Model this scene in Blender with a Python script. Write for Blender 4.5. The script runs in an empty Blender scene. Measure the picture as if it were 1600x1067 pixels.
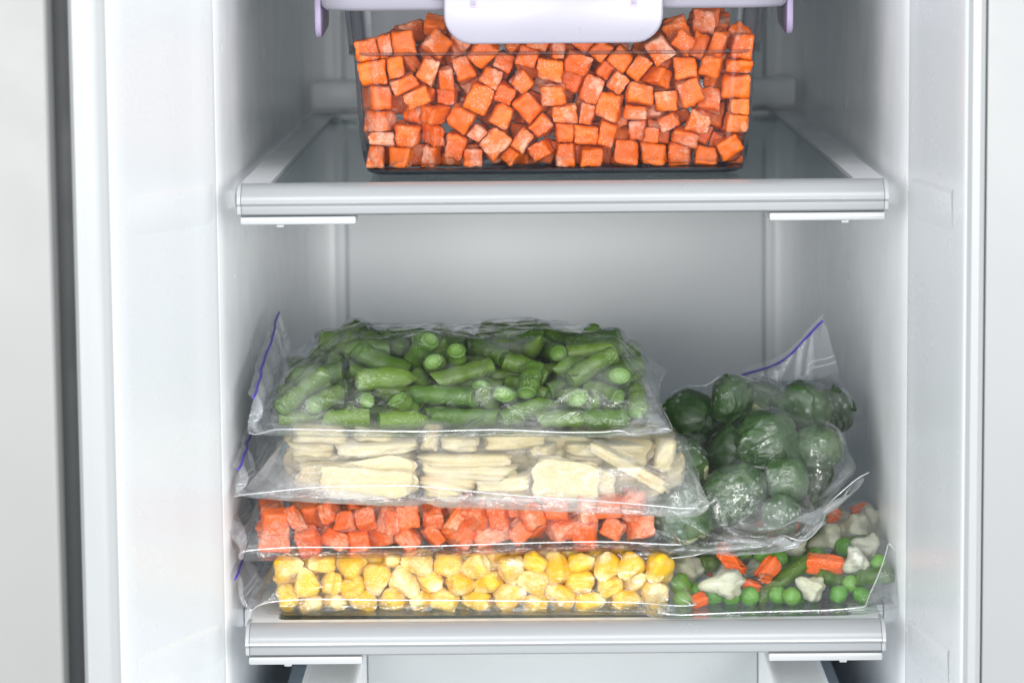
# Inside of a small upright freezer: two glass shelves, a lidded box of diced carrot
# and six clear zip bags of frozen vegetables.  Units are metres, Z = 0 is the top of
# the lower shelf, Y runs into the freezer, X to the right.
import bpy, bmesh, math, random
import numpy as np
from mathutils import Vector, Matrix, Quaternion, noise

sc = bpy.context.scene
COL = sc.collection

# ------------------------------------------------------------------ camera
F_PX = 5200.0
th, ps, ro = math.atan(683 / F_PX), math.atan(30 / F_PX), math.radians(.5)
fw = Vector((-math.sin(ps) * math.cos(th), math.cos(ps) * math.cos(th), -math.sin(th)))
rt = fw.cross(Vector((0, 0, 1))).normalized()
up = rt.cross(fw)
r2 = rt * math.cos(ro) - up * math.sin(ro)
u2 = up * math.cos(ro) + rt * math.sin(ro)
CAM = Vector((-.01501897, -1.53894043, .33551094))
cd = bpy.data.cameras.new('camera')
cam = bpy.data.objects.new('camera', cd)
COL.objects.link(cam)
cam.matrix_world = Matrix(((r2.x, u2.x, -fw.x, CAM.x), (r2.y, u2.y, -fw.y, CAM.y),
                           (r2.z, u2.z, -fw.z, CAM.z), (0, 0, 0, 1)))
cd.sensor_width = 36.0
cd.lens = F_PX / 1600 * 36
cd.clip_start, cd.clip_end = .05, 50
cd.dof.use_dof = True
cd.dof.focus_distance = 1.60
cd.dof.aperture_fstop = 11
sc.camera = cam

# ------------------------------------------------------------------ light
world = bpy.data.worlds.new('World')
sc.world = world
world.use_nodes = True
bg = world.node_tree.nodes['Background']
bg.inputs[0].default_value = (.90, .955, 1, 1)
bg.inputs[1].default_value = .50


def softbox(name, loc, target, w, h, power, color=(1, 1, 1)):
    d = bpy.data.lights.new(name, 'AREA')
    d.shape = 'RECTANGLE'
    d.size, d.size_y = w, h
    d.energy = power
    d.color = color
    o = bpy.data.objects.new(name, d)
    COL.objects.link(o)
    o.location = loc
    o.rotation_euler = (Vector(target) - Vector(loc)).to_track_quat('-Z', 'Y').to_euler()
    return o


softbox('softbox', (-.30, -1.75, .28), (0, .2, .10), .60, .24, 9.5, (1, .99, .97))
softbox('softbox', (.50, -1.75, .28), (0, .2, .10), .50, .24, 9.5, (1, .99, .97))
softbox('side_fill', (-1.30, -1.60, .30), (0, .15, .10), 1.1, 1.5, 19, (.94, .98, 1))  # added fill to brighten the side walls
softbox('side_fill', (1.30, -1.60, .30), (0, .15, .10), 1.1, 1.5, 19, (.94, .98, 1))  # second added fill, for the opposite wall
softbox('overhead_fill', (.1, -1.05, 1.45), (0, .0, .1), 1.1, .7, 7.0)  # added lamp overhead so the bag film catches glints
vs = sc.view_settings
vs.view_transform = 'Standard'
vs.look = 'None'
vs.exposure = .60
vs.gamma = 1
sc.cycles.use_denoising = True
sc.cycles.max_bounces = 14
sc.cycles.diffuse_bounces = 8
sc.cycles.glossy_bounces = 4
sc.cycles.transmission_bounces = 8
sc.cycles.transparent_max_bounces = 28
sc.cycles.caustics_reflective = False
sc.cycles.caustics_refractive = False


# ------------------------------------------------------------------ materials
class NT:
    """small node-tree helper"""

    def __init__(s, name):
        s.m = bpy.data.materials.new(name)
        s.m.use_nodes = True
        s.t = s.m.node_tree
        s.t.nodes.clear()
        s.out = s.n('ShaderNodeOutputMaterial')

    def n(s, typ, **kw):
        nd = s.t.nodes.new(typ)
        for k, v in kw.items():
            if k in ('inp',):
                for a, b in v.items():
                    s.set(nd, a, b)
            else:
                setattr(nd, k, v)
        return nd

    def set(s, nd, a, b):
        i = nd.inputs[a]
        if isinstance(b, bpy.types.NodeSocket):
            s.t.links.new(b, i)
        else:
            i.default_value = b

    def obj(s):
        return s.n('ShaderNodeTexCoord').outputs['Object']

    def rnd(s):
        return s.n('ShaderNodeObjectInfo').outputs['Random']

    def loc(s, amount=3.0):
        """object coordinates, shifted per object so copies differ"""
        v = s.n('ShaderNodeVectorMath', operation='SCALE')
        s.set(v, 0, s.n('ShaderNodeObjectInfo').outputs['Location'])
        s.set(v, 'Scale', amount)
        o = s.n('ShaderNodeVectorMath', operation='SCALE')
        s.set(o, 0, s.obj())
        s.set(o, 'Scale', .0075)
        a = s.n('ShaderNodeVectorMath', operation='ADD')
        s.set(a, 0, o.outputs[0])
        s.set(a, 1, v.outputs[0])
        return a.outputs[0]

    def noise(s, scale, detail=3, rough=.55, vec=None, dist=0):
        nd = s.n('ShaderNodeTexNoise')
        nd.inputs['Scale'].default_value = scale
        nd.inputs['Detail'].default_value = detail
        nd.inputs['Roughness'].default_value = rough
        nd.inputs['Distortion'].default_value = dist
        s.set(nd, 'Vector', vec if vec is not None else s.obj())
        return nd.outputs['Fac']

    def ramp(s, fac, stops):
        nd = s.n('ShaderNodeValToRGB')
        el = nd.color_ramp.elements
        while len(el) < len(stops):
            el.new(.5)
        for e, (p, c) in zip(el, stops):
            e.position = p
            e.color = (*c, 1) if not isinstance(c, (int, float)) else (c, c, c, 1)
        s.set(nd, 0, fac)
        return nd.outputs[0]

    def mix(s, fac, a, b):
        nd = s.n('ShaderNodeMix', data_type='RGBA')
        s.set(nd, 0, fac)
        s.set(nd, 6, a if isinstance(a, bpy.types.NodeSocket) else (*a, 1))
        s.set(nd, 7, b if isinstance(b, bpy.types.NodeSocket) else (*b, 1))
        return nd.outputs[2]

    def math(s, op, a, b=0.0, clamp=False):
        nd = s.n('ShaderNodeMath', operation=op, use_clamp=clamp)
        s.set(nd, 0, a)
        s.set(nd, 1, b)
        return nd.outputs[0]

    def bump(s, h, strength=.3, dist=.001):
        nd = s.n('ShaderNodeBump')
        nd.inputs['Strength'].default_value = strength
        nd.inputs['Distance'].default_value = dist
        s.set(nd, 'Height', h)
        return nd.outputs[0]

    def bsdf(s, color, rough=.4, normal=None, **kw):
        nd = s.n('ShaderNodeBsdfPrincipled')
        s.set(nd, 'Base Color', color if isinstance(color, bpy.types.NodeSocket) else (*color, 1))
        s.set(nd, 'Roughness', rough)
        if normal is not None:
            s.set(nd, 'Normal', normal)
        for k, v in kw.items():
            s.set(nd, k, v)
        return nd.outputs[0]

    def done(s, shader):
        s.t.links.new(shader, s.out.inputs[0])
        return s.m


def plastic(name, color, rough=.25, bump=.04, scale=60, metallic=0.0, coat=0.0):
    t = NT(name)
    n = t.noise(scale, 2)
    c = t.mix(t.noise(7, 3), [x * .985 for x in color], [min(1, x * 1.015) for x in color])
    r = t.ramp(t.noise(25, 4), [(.3, rough * .9), (.7, min(1, rough * 1.15))])
    return t.done(t.bsdf(c, r, t.bump(n, bump, .002), Metallic=metallic, **{'Coat Weight': coat}))


M_LINER = plastic('liner plastic', (.945, .955, .965), .24, .015, 9)
M_FLARE = plastic('liner plastic dimmed', (.525, .54, .552), .26, .012, 9)  # same liner plastic, darkened to offset the brighter light at the front
M_BACK = plastic('back panel plastic', (.88, .90, .915), .38, .05, 14)
M_DOOR = plastic('warm white door', (.222, .222, .217), .4, .02, 20)  # darkened below white, as are trim, clips and lid, against the front light
M_FLANGE = plastic('front frame dimmed', (.238, .242, .245), .4, .02, 20)  # frame white darkened to hold back the front light
M_EDGE = plastic('liner edge dimmed', (.285, .292, .298), .35, .01, 9)  # darkened copy of the liner colour, keeps the lit front edge from clipping
M_DARK = plastic('dark gasket rubber', (.035, .04, .044), .5, .05, 40)
M_FRAME = plastic('shelf frame plastic', (.76, .785, .80), .22, .05, 20)
M_TRIM = plastic('shelf trim satin', (.295, .306, .315), .24, .04, 30, .10)
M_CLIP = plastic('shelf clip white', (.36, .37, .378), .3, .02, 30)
M_LID = plastic('lilac lid', (.262, .250, .300), .28, .03, 30)
M_LIDSIDE = plastic('lilac latch', (.38, .32, .48), .3, .03, 30)
M_DRAWER = plastic('drawer plastic', (.42, .445, .455), .3, .03, 20)
M_GAP = plastic('blue grey gap strip', (.45, .54, .64), .35, .03, 20)


def thin_clear(name, tint=(.97, .975, .98), base=.05, gain=.9, rough=.05, haze=.05, hazecol=(.85, .87, .88),
               bump=None, haze_noise=None, edge=None, crinkle=None):
    t = NT(name)
    nrm = None
    if bump:
        h = None
        for sc_, st, di in bump:
            nn = t.noise(sc_, 3, .6, dist=di)
            h = t.math('MULTIPLY', nn, st) if h is None else t.math('ADD', h, t.math('MULTIPLY', nn, st))
        if crinkle:
            wv = t.n('ShaderNodeVectorMath', operation='ADD')
            nz = t.n('ShaderNodeTexNoise')
            nz.inputs['Scale'].default_value = 30
            t.set(nz, 'Vector', t.obj())
            sc2 = t.n('ShaderNodeVectorMath', operation='SCALE')
            t.set(sc2, 0, nz.outputs['Color'])
            t.set(sc2, 'Scale', .02)
            t.set(wv, 0, t.obj())
            t.set(wv, 1, sc2.outputs[0])
            for k, st in crinkle:
                vo = t.n('ShaderNodeTexVoronoi', feature='DISTANCE_TO_EDGE')
                vo.inputs['Scale'].default_value = k
                t.set(vo, 'Vector', wv.outputs[0])
                rid = t.ramp(vo.outputs['Distance'], [(0., 1.), (.14, .30), (.42, 0.)])
                mask = t.ramp(t.noise(k * .6, 2, .5), [(.42, 0.), (.62, 1.)])
                h = t.math('ADD', h, t.math('MULTIPLY', t.math('MULTIPLY', rid, mask), st))
        nrm = t.bump(h, 1.0, .0016)
    lw = t.n('ShaderNodeLayerWeight')
    lw.inputs[0].default_value = .5
    if nrm is not None:
        t.set(lw, 'Normal', nrm)
    f5 = t.math('POWER', lw.outputs['Facing'], 4.5)
    fres = t.math('ADD', t.math('MULTIPLY', f5, gain), base, True)
    tr = t.n('ShaderNodeBsdfTransparent')
    if edge:
        t.set(tr, 0, t.mix(t.math('POWER', lw.outputs['Facing'], edge[1]), tint, edge[0]))
    else:
        tr.inputs[0].default_value = (*tint, 1)
    gl = t.n('ShaderNodeBsdfGlossy')
    gl.inputs['Roughness'].default_value = rough
    gl.inputs[0].default_value = (1, 1, 1, 1)
    if nrm is not None:
        t.set(gl, 'Normal', nrm)
    df = t.n('ShaderNodeBsdfDiffuse')
    df.inputs[0].default_value = (*hazecol, 1)
    tl = t.n('ShaderNodeBsdfTranslucent')
    tl.inputs[0].default_value = (*hazecol, 1)
    mk = t.n('ShaderNodeMixShader')
    mk.inputs[0].default_value = .4
    t.t.links.new(df.outputs[0], mk.inputs[1])
    t.t.links.new(tl.outputs[0], mk.inputs[2])
    m1 = t.n('ShaderNodeMixShader')
    if haze_noise:
        hs = t.ramp(t.noise(haze_noise[0], 4, .6), [(haze_noise[1], haze), (haze_noise[2], haze_noise[3])])
        t.set(m1, 0, hs)
    else:
        m1.inputs[0].default_value = haze
    t.t.links.new(tr.outputs[0], m1.inputs[1])
    t.t.links.new(mk.outputs[0], m1.inputs[2])
    m2 = t.n('ShaderNodeMixShader')
    t.set(m2, 0, fres)
    t.t.links.new(m1.outputs[0], m2.inputs[1])
    t.t.links.new(gl.outputs[0], m2.inputs[2])
    return t.done(m2.outputs[0])


FB = [(240, .3, 1.2), (75, 1.0, .6)]
CR = ((15, 3.6), (30, 2.2), (64, .6))
M_FILM = {
    'beans': thin_clear('film with condensation', base=.045, gain=.80, rough=.08, haze=.02, bump=FB, crinkle=CR, haze_noise=(36, .46, .74, .20)),
    'slices': thin_clear('film with fine frost', base=.045, gain=.8, rough=.11, haze=.11, bump=FB, crinkle=CR, haze_noise=(70, .42, .70, .28)),
    'carrotbag': thin_clear('clear bag film', base=.045, gain=.8, rough=.09, haze=.012, bump=FB, crinkle=CR, haze_noise=(50, .52, .77, .12)),
    'corn': thin_clear('clear bag film crisp', base=.045, gain=.8, rough=.08, haze=.02, bump=FB, crinkle=CR, haze_noise=(60, .5, .75, .12)),
    'sprouts': thin_clear('smoky bag film', base=.055, gain=.9, rough=.08, haze=.02, bump=FB, crinkle=CR, haze_noise=(22, .44, .70, .22)),
    'mixed': thin_clear('loose bag film', base=.045, gain=.8, rough=.08, haze=.025, bump=FB, crinkle=CR, haze_noise=(45, .5, .8, .10)),
}
M_FLAP = thin_clear('zip flap film', base=.05, gain=.7, rough=.12, haze=.20, hazecol=(.80, .83, .87), bump=FB)
M_BEAD = thin_clear('film seam', base=.25, gain=.6, rough=.15, haze=.35, hazecol=(.9, .92, .93))
M_RIDGE = thin_clear('zip ridge', base=.12, gain=.6, rough=.15, haze=.22, hazecol=(.86, .88, .92))
M_ZIP = plastic('purple zip line', (.085, .05, .42), .4, .02, 60)
M_BOX = thin_clear('clear box plastic', tint=(.965, .965, .975), base=.014, gain=.9, rough=.07, haze=.003,
                   edge=((.16, .17, .25), 1.7))
M_BOXRIM = thin_clear('box base and ledge', tint=(.74, .75, .80), base=.06, gain=.85, rough=.04, haze=.02,
                      edge=((.14, .16, .22), 1.6))
M_GLASS = thin_clear('shelf glass', tint=(.60, .65, .66), base=.05, gain=.55, rough=.08, haze=.10, hazecol=(.55, .6, .62))


def frosted(name, cols, frost_col, f0, f1, scale=130, rough=.38, big=45, fscale=110, sss=.12, bumpk=.5, white=.9, spots=None,
            vein=None):
    """vegetable flesh with its own colour variation and patches of frost grown on it"""
    t = NT(name)
    v = t.loc(7)
    c = t.ramp(t.noise(scale, 4, .6, v), [(.3, cols[0]), (.7, cols[1])])
    c = t.mix(t.math('MULTIPLY', t.rnd(), .8), c, cols[2])
    if spots:
        c = t.mix(t.ramp(t.noise(spots[0], 3, .6, v), [(spots[1], 0.), (spots[2], 1.)]), c, spots[3])
    if vein:
        at_ = t.n('ShaderNodeAttribute', attribute_name='vein')
        c = t.mix(at_.outputs['Fac'], c, vein)
    a = t.noise(big, 3, .6, v)
    b = t.noise(fscale * 4, 5, .75, v)
    patch = t.math('ADD', t.math('MULTIPLY', a, .66), t.math('MULTIPLY', b, .34))
    fm = t.ramp(patch, [(f0, 0.), ((f0 + f1) / 2, white * .45), (f1, white)])
    c = t.mix(fm, c, frost_col)
    # loose ice crystals
    cr = t.n('ShaderNodeTexVoronoi')
    cr.inputs['Scale'].default_value = fscale * 7
    t.set(cr, 'Vector', v)
    spark = t.math('MULTIPLY', t.ramp(cr.outputs['Distance'], [(.10, 1.), (.32, 0.)]),
                   t.ramp(t.noise(big * 1.7, 2, .5, v), [(.46, 0.), (.60, .75)]))
    c = t.mix(spark, c, [x * .6 + .36 for x in frost_col])
    h = t.math('ADD', t.math('ADD', t.math('MULTIPLY', t.noise(fscale * 5, 4, .7, v), .6), t.math('MULTIPLY', fm, 1.2)), t.math('MULTIPLY', spark, .6))
    r = t.math('ADD', t.math('MULTIPLY', fm, .3), rough)
    return t.done(t.bsdf(c, r, t.bump(h, bumpk, .0009), **{'Specular IOR Level': .35, 'Subsurface Weight': sss,
                                                         'Subsurface Radius': (.004, .002, .001), 'Subsurface Scale': 1.0}))


M_CARROT = frosted('carrot flesh', ((.66, .108, .0008), (.74, .150, .0012), (.66, .090, .0006)), (.80, .45, .31), .51, .615, white=.78, sss=.2)
M_CARROTB = frosted('bagged carrot flesh', ((.62, .086, .0008), (.70, .115, .0012), (.62, .074, .0006)), (.74, .36, .22), .49, .60, white=.85, sss=.2)
M_CORN = frosted('corn kernel', ((.66, .375, .005), (.72, .45, .010), (.66, .34, .004)), (.76, .66, .40), .49, .63, 90, vein=(.90, .74, .30))
M_SLICE = frosted('pale root flesh', ((.56, .465, .245), (.62, .53, .31), (.52, .42, .21)), (.68, .62, .46), .49, .66, 60,
                  spots=(42, .58, .70, (.42, .24, .08)))
M_BEAN = frosted('green bean skin', ((.026, .072, .005), (.062, .135, .009), (.115, .19, .018)), (.27, .36, .22), .57, .70, 60, .32, white=.5)
M_BEANEND = frosted('green bean flesh', ((.055, .125, .012), (.09, .18, .02), (.07, .15, .018)), (.20, .30, .12), .56, .7, sss=.03)
M_BEANSEED = frosted('bean seed', ((.10, .20, .03), (.14, .25, .045), (.13, .23, .04)), (.24, .33, .15), .58, .7, sss=.03)
M_SPROUT = frosted('sprout leaf', ((.010, .034, .009), (.022, .060, .014), (.032, .080, .018)), (.17, .23, .17), .54, .67, 60, .36, 38, 60, white=.6,
                   vein=(.06, .11, .03))
M_SPROUTCUT = frosted('sprout cut base', ((.45, .50, .20), (.55, .56, .28), (.5, .52, .24)), (.7, .72, .55), .5, .7)
M_PEA = frosted('pea skin', ((.055, .20, .016), (.09, .28, .026), (.13, .30, .04)), (.45, .6, .38), .57, .7, 80, .3, white=.55)
M_FLORET = frosted('cauliflower', ((.43, .43, .29), (.49, .485, .355), (.44, .44, .30)), (.55, .56, .48), .45, .6, 90)
M_STICK = frosted('carrot stick flesh', ((.84, .12, .006), (.90, .16, .010), (.82, .11, .006)), (.93, .58, .42), .56, .68)
M_FROST = plastic('loose frost', (.86, .80, .78), .6, .6, 500)


# ------------------------------------------------------------------ building helpers
def link(name, me, mat, parent=None):
    o = bpy.data.objects.new(name, me)
    COL.objects.link(o)
    if mat is not None and not me.materials:
        for m in (mat if isinstance(mat, (list, tuple)) else [mat]):
            me.materials.append(m)
    if parent is not None:
        o.parent = parent
    return o


def finish(bm, name, smooth=True):
    me = bpy.data.meshes.new(name)
    bmesh.ops.recalc_face_normals(bm, faces=bm.faces)
    bm.to_mesh(me)
    bm.free()
    if smooth:
        me.polygons.foreach_set('use_smooth', [True] * len(me.polygons))
    return me


def autosmooth(o, ang=40):
    """smooth shading with hard edges where faces turn sharply"""
    me = o.data
    bm = bmesh.new()
    bm.from_mesh(me)
    for e in bm.edges:
        if len(e.link_faces) == 2 and e.calc_face_angle(0) > math.radians(ang):
            e.smooth = False
    bm.to_mesh(me)
    bm.free()
    return o


def bevel_box(name, lo, hi, mat, parent=None, bev=.001, seg=2):
    bm = bmesh.new()
    bmesh.ops.create_cube(bm, size=1)
    for v in bm.verts:
        v.co = Vector([(lo[k] + hi[k]) / 2 + v.co[k] * (hi[k] - lo[k]) for k in range(3)])
    if bev:
        bmesh.ops.bevel(bm, geom=bm.edges[:], offset=bev, segments=seg, affect='EDGES', profile=.6)
    return autosmooth(link(name, finish(bm, name), mat, parent), 50)


def extrude_x(name, prof, x0, x1, mat, parent=None, closed=True, bev=0):
    """profile of (y, z) points pushed from x0 to x1"""
    bm = bmesh.new()
    a = [bm.verts.new((x0, y, z)) for y, z in prof]
    b = [bm.verts.new((x1, y, z)) for y, z in prof]
    n = len(prof)
    for i in range(n if closed else n - 1):
        j = (i + 1) % n
        bm.faces.new((a[i], a[j], b[j], b[i]))
    if closed:
        bm.faces.new(a)
        bm.faces.new(b[::-1])
    return autosmooth(link(name, finish(bm, name), mat, parent), 35)


def rrect(hx, hy, r, n=6, cx=0, cy=0):
    pts = []
    for sx, sy, a0 in ((1, 1, 0), (-1, 1, 90), (-1, -1, 180), (1, -1, 270)):
        for k in range(n + 1):
            a = math.radians(a0 + 90 * k / n)
            pts.append((cx + sx * (hx - r) + r * math.cos(a), cy + sy * (hy - r) + r * math.sin(a)))
    return pts


def loft(bm, rings, close_ends=(True, True)):
    vs_ = [[bm.verts.new(p) for p in r] for r in rings]
    n = len(rings[0])
    for a, b in zip(vs_[:-1], vs_[1:]):
        for i in range(n):
            bm.faces.new((a[i], a[(i + 1) % n], b[(i + 1) % n], b[i]))
    if close_ends[0]:
        bm.faces.new(vs_[0][::-1])
    if close_ends[1]:
        bm.faces.new(vs_[-1])
    return vs_


def tube(name, pts, r, mat, parent=None, sides=6, closed=False):
    bm = bmesh.new()
    n = len(pts)
    rings = []
    for i, p in enumerate(pts):
        q0, q1 = Vector(pts[max(0, i - 1)]), Vector(pts[min(n - 1, i + 1)])
        d = (q1 - q0).normalized() if (q1 - q0).length > 1e-9 else Vector((1, 0, 0))
        s = d.cross(Vector((0, .3, 1))).normalized()
        t = s.cross(d)
        rings.append([Vector(p) + (s * math.cos(2 * math.pi * k / sides) + t * math.sin(2 * math.pi * k / sides)) * r
                      for k in range(sides)])
    loft(bm, rings)
    return link(name, finish(bm, name), mat, parent)


def thing(name, label, cat, loc=(0, 0, 0), group=None):
    o = bpy.data.objects.new(name, None)
    COL.objects.link(o)
    o.location = loc
    o.empty_display_size = .01
    o['label'] = label
    o['category'] = cat
    if group:
        o['group'] = group
    return o


def tag(o, label, cat, group=None):
    o['label'] = label
    o['category'] = cat
    if group:
        o['group'] = group
    return o


def local(o, loc):
    """move a part's mesh so that its thing's base is the origin (meshes are built in world space)"""
    o.data.transform(Matrix.Translation(-Vector(loc)))
    return o


# ------------------------------------------------------------------ the freezer itself
ZU = .2075                     # top of the upper shelf
ZB, ZT = -.36, .62             # how far the interior reaches down and up
fz = thing('freezer_cabinet', 'open white freezer compartment holding the glass shelves, seen from the front', 'freezer')


def wall_profile(side):
    """outline in plan (x, y) of one side wall: back corner, straight wall, flare, front flange"""
    if side < 0:
        p = [(-.136, .553), (-.143, .552), (-.150, .546), (-.1545, .534), (-.1560, .515), (-.1572, .30), (-.1585, .05),
             (-.1590, .012), (-.1604, .000), (-.1640, -.008), (-.1700, -.020), (-.1850, -.055), (-.1960, -.082),
             (-.1990, -.087), (-.2040, -.0905), (-.2100, -.092), (-.2130, -.092), (-.2148, -.090), (-.2156, -.085), (-.2156, .02)]
    else:
        p = [(.136, .553), (.143, .552), (.150, .546), (.1545, .534), (.1560, .515), (.1572, .30), (.1585, .05),
             (.1592, .012), (.1603, .000), (.1630, -.012), (.1690, -.05), (.1738, -.080),
             (.1752, -.086), (.1780, -.0895), (.1812, -.0902), (.1835, -.0885), (.1838, -.080), (.1838, .02)]
    return p


def densify(p, m=3):
    q = []
    for a, b in zip(p[:-1], p[1:]):
        for k in range(m):
            q.append((a[0] + (b[0] - a[0]) * k / m, a[1] + (b[1] - a[1]) * k / m))
    return q + [p[-1]]


for side in (-1, 1):
    prof = densify(wall_profile(side))
    zs = [ZB, -.30, -.20, -.1, 0, .1, .2, .3, .4, ZT]
    bm = bmesh.new()
    g = [[bm.verts.new((x, y, z)) for x, y in prof] for z in zs]
    for a, b in zip(g[:-1], g[1:]):
        for i in range(len(prof) - 1):
            bm.faces.new((a[i], a[i + 1], b[i + 1], b[i]))
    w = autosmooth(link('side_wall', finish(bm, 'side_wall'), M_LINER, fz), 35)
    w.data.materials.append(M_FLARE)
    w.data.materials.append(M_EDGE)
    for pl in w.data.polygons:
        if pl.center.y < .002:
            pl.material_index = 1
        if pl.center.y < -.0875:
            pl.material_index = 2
    # moulded ledges beside each shelf, running on to the flared front of the wall
    for zz in (ZU, 0.0):
        pts = [q for q in prof if -.078 < q[1] < .0 and abs(q[0]) < .1945]
        bm = bmesh.new()
        rings = []
        for i, (x, y) in enumerate(pts):
            t = min(1, i / 2.0, (len(pts) - 1 - i) / 2.5)
            d = .0010 * max(.05, t)
            s = -side
            rings.append([(x - s * .001, y, zz + .003), (x + s * d * .7, y, zz + .0005), (x + s * d, y, zz - .0015), (x + s * d * .75, y, zz - .007), (x + s * d * .35, y, zz - .015), (x - s * .001, y, zz - .024)])
        loft(bm, rings)
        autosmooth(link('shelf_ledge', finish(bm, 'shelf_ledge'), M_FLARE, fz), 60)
        # rail the shelf slides on
        x0, x1 = sorted((side * .1512, side * .1580))
        bevel_box('shelf_runner', (x0, .075, zz - .018), (x1, .53, zz - .0085), M_LINER, fz, .0015)

# back panel: raised centre sheet between two shallow corner columns
bevel_box('back_panel', (-.1300, .546, ZB), (.1315, .560, ZT), M_BACK, fz, .002)
for x0, x1 in ((-.1375, -.1312), (.1327, .1390)):
    bevel_box('corner_column', (x0, .5475, ZB), (x1, .562, ZT), M_BACK, fz, .002)
bevel_box('back_rail', (-.150, .520, ZU + .003), (-.1185, .5455, ZU + .020), M_BACK, fz, .003)
bevel_box('back_rail', (.1195, .520, ZU + .003), (.150, .5455, ZU + .020), M_BACK, fz, .003)
bevel_box('back_plate', (-.162, .5535, ZB), (.162, .5570, ZT), M_BACK, fz, .0)
bevel_box('ceiling_panel', (-.16, .015, .318), (.16, .552, .328), M_LINER, fz, .002)  # unseen; lowered to keep light out of the upper compartment
bevel_box('floor_panel', (-.16, .0, ZB), (.16, .552, ZB + .01), M_LINER, fz, .002)

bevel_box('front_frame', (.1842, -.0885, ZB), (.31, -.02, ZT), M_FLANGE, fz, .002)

# dark rubber gap and the neighbouring pale panel on the left
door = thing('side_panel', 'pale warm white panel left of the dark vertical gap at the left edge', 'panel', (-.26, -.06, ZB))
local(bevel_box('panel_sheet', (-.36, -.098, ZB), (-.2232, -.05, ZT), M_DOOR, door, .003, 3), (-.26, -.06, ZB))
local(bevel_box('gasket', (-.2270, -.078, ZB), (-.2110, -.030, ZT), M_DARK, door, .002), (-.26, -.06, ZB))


# ------------------------------------------------------------------ shelves
def make_shelf(z, label):
    s = thing('glass_shelf', label, 'shelf', (0, 0, z), 'glass shelves of the freezer')
    # frame: outer rounded rectangle with a window
    bm = bmesh.new()
    out = rrect(.1500, .272, .006, 4, 0, .272)
    inn = rrect(.1362, .2565, .004, 4, 0, .2655)
    n = len(out)
    zt, zb = 0, -.0075

    def ring(pts, zz, off=0):
        return [bm.verts.new((x, y, zz)) for x, y in pts]
    o1, o2 = ring(out, zt), ring(out, zb)
    i1, i2 = ring(inn, zt), ring(inn, zb)
    for i in range(n):
        j = (i + 1) % n
        bm.faces.new((o1[i], o1[j], i1[j], i1[i]))
        bm.faces.new((o2[j], o2[i], i2[i], i2[j]))
        bm.faces.new((o2[i], o2[j], o1[j], o1[i]))
        bm.faces.new((i1[i], i1[j], i2[j], i2[i]))
    bmesh.ops.bevel(bm, geom=[e for e in bm.edges if len(e.link_faces) == 2 and e.calc_face_angle(0) > 1.2], offset=.0007, segments=2, affect='EDGES')
    autosmooth(link('frame', finish(bm, 'frame'), M_FRAME, s), 40)
    bevel_box('glass_panel', (-.1357, .0095, -.0052), (.1357, .5215, -.0016), M_GLASS, s, .0)
    # rolled front trim
    prof = [(.0005, .0006), (-.0030, .0002), (-.0068, -.0016), (-.0098, -.0042), (-.0112, -.0064), (-.0114, -.0078), (-.0102, -.0088),
            (-.0092, -.0094), (-.0092, -.0112), (-.0086, -.0128), (-.0070, -.0138), (.0005, -.0138)]
    extrude_x('front_trim', prof, -.1482, .1482, M_TRIM, s)
    for sx in (-1, 1):
        x0, x1 = sorted((sx * .1484, sx * .1501))
        prof2 = [(y - .0005, zz) for y, zz in prof[:-1]] + [(.010, -.0138), (.012, .0)]
        extrude_x('end_cap', prof2, x0, x1, M_CLIP, s)
        xa, xb = sorted((sx * .0955, sx * .1490))
        bevel_box('clip', (xa, -.0075, -.0180), (xb, .010, -.0142), M_CLIP, s, .0010)
        xc, xd = sorted((sx * .1290, sx * .1325))
        bevel_box('clip_tooth', (xc, -.0045, -.0195), (xd, .004, -.0182), M_CLIP, s, .0004)
    return s


make_shelf(0.0, 'lower glass shelf with white frame and silvery front trim, carrying the six bags')
make_shelf(ZU, 'upper glass shelf with white frame and silvery front trim, carrying the clear lidded box')

# drawer below the lower shelf: two sloping side rims, strips tinted as the dark gaps and an upright wall set to catch light
dr = bevel_box('drawer', (-.1012, .150, -.20), (.1012, .157, -.017), M_DRAWER, fz, .002)
for sx in (-1, 1):
    a, b = sorted((sx * .1015, sx * .1290))
    bevel_box('side_rim', (a, .004, -.20), (b, .53, -.040), M_LINER, dr, .004, 3)
    a, b = sorted((sx * .1295, sx * .1440))
    bevel_box('gap_strip', (a, .004, -.20), (b, .53, -.066), M_GAP, dr, .002)


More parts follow.
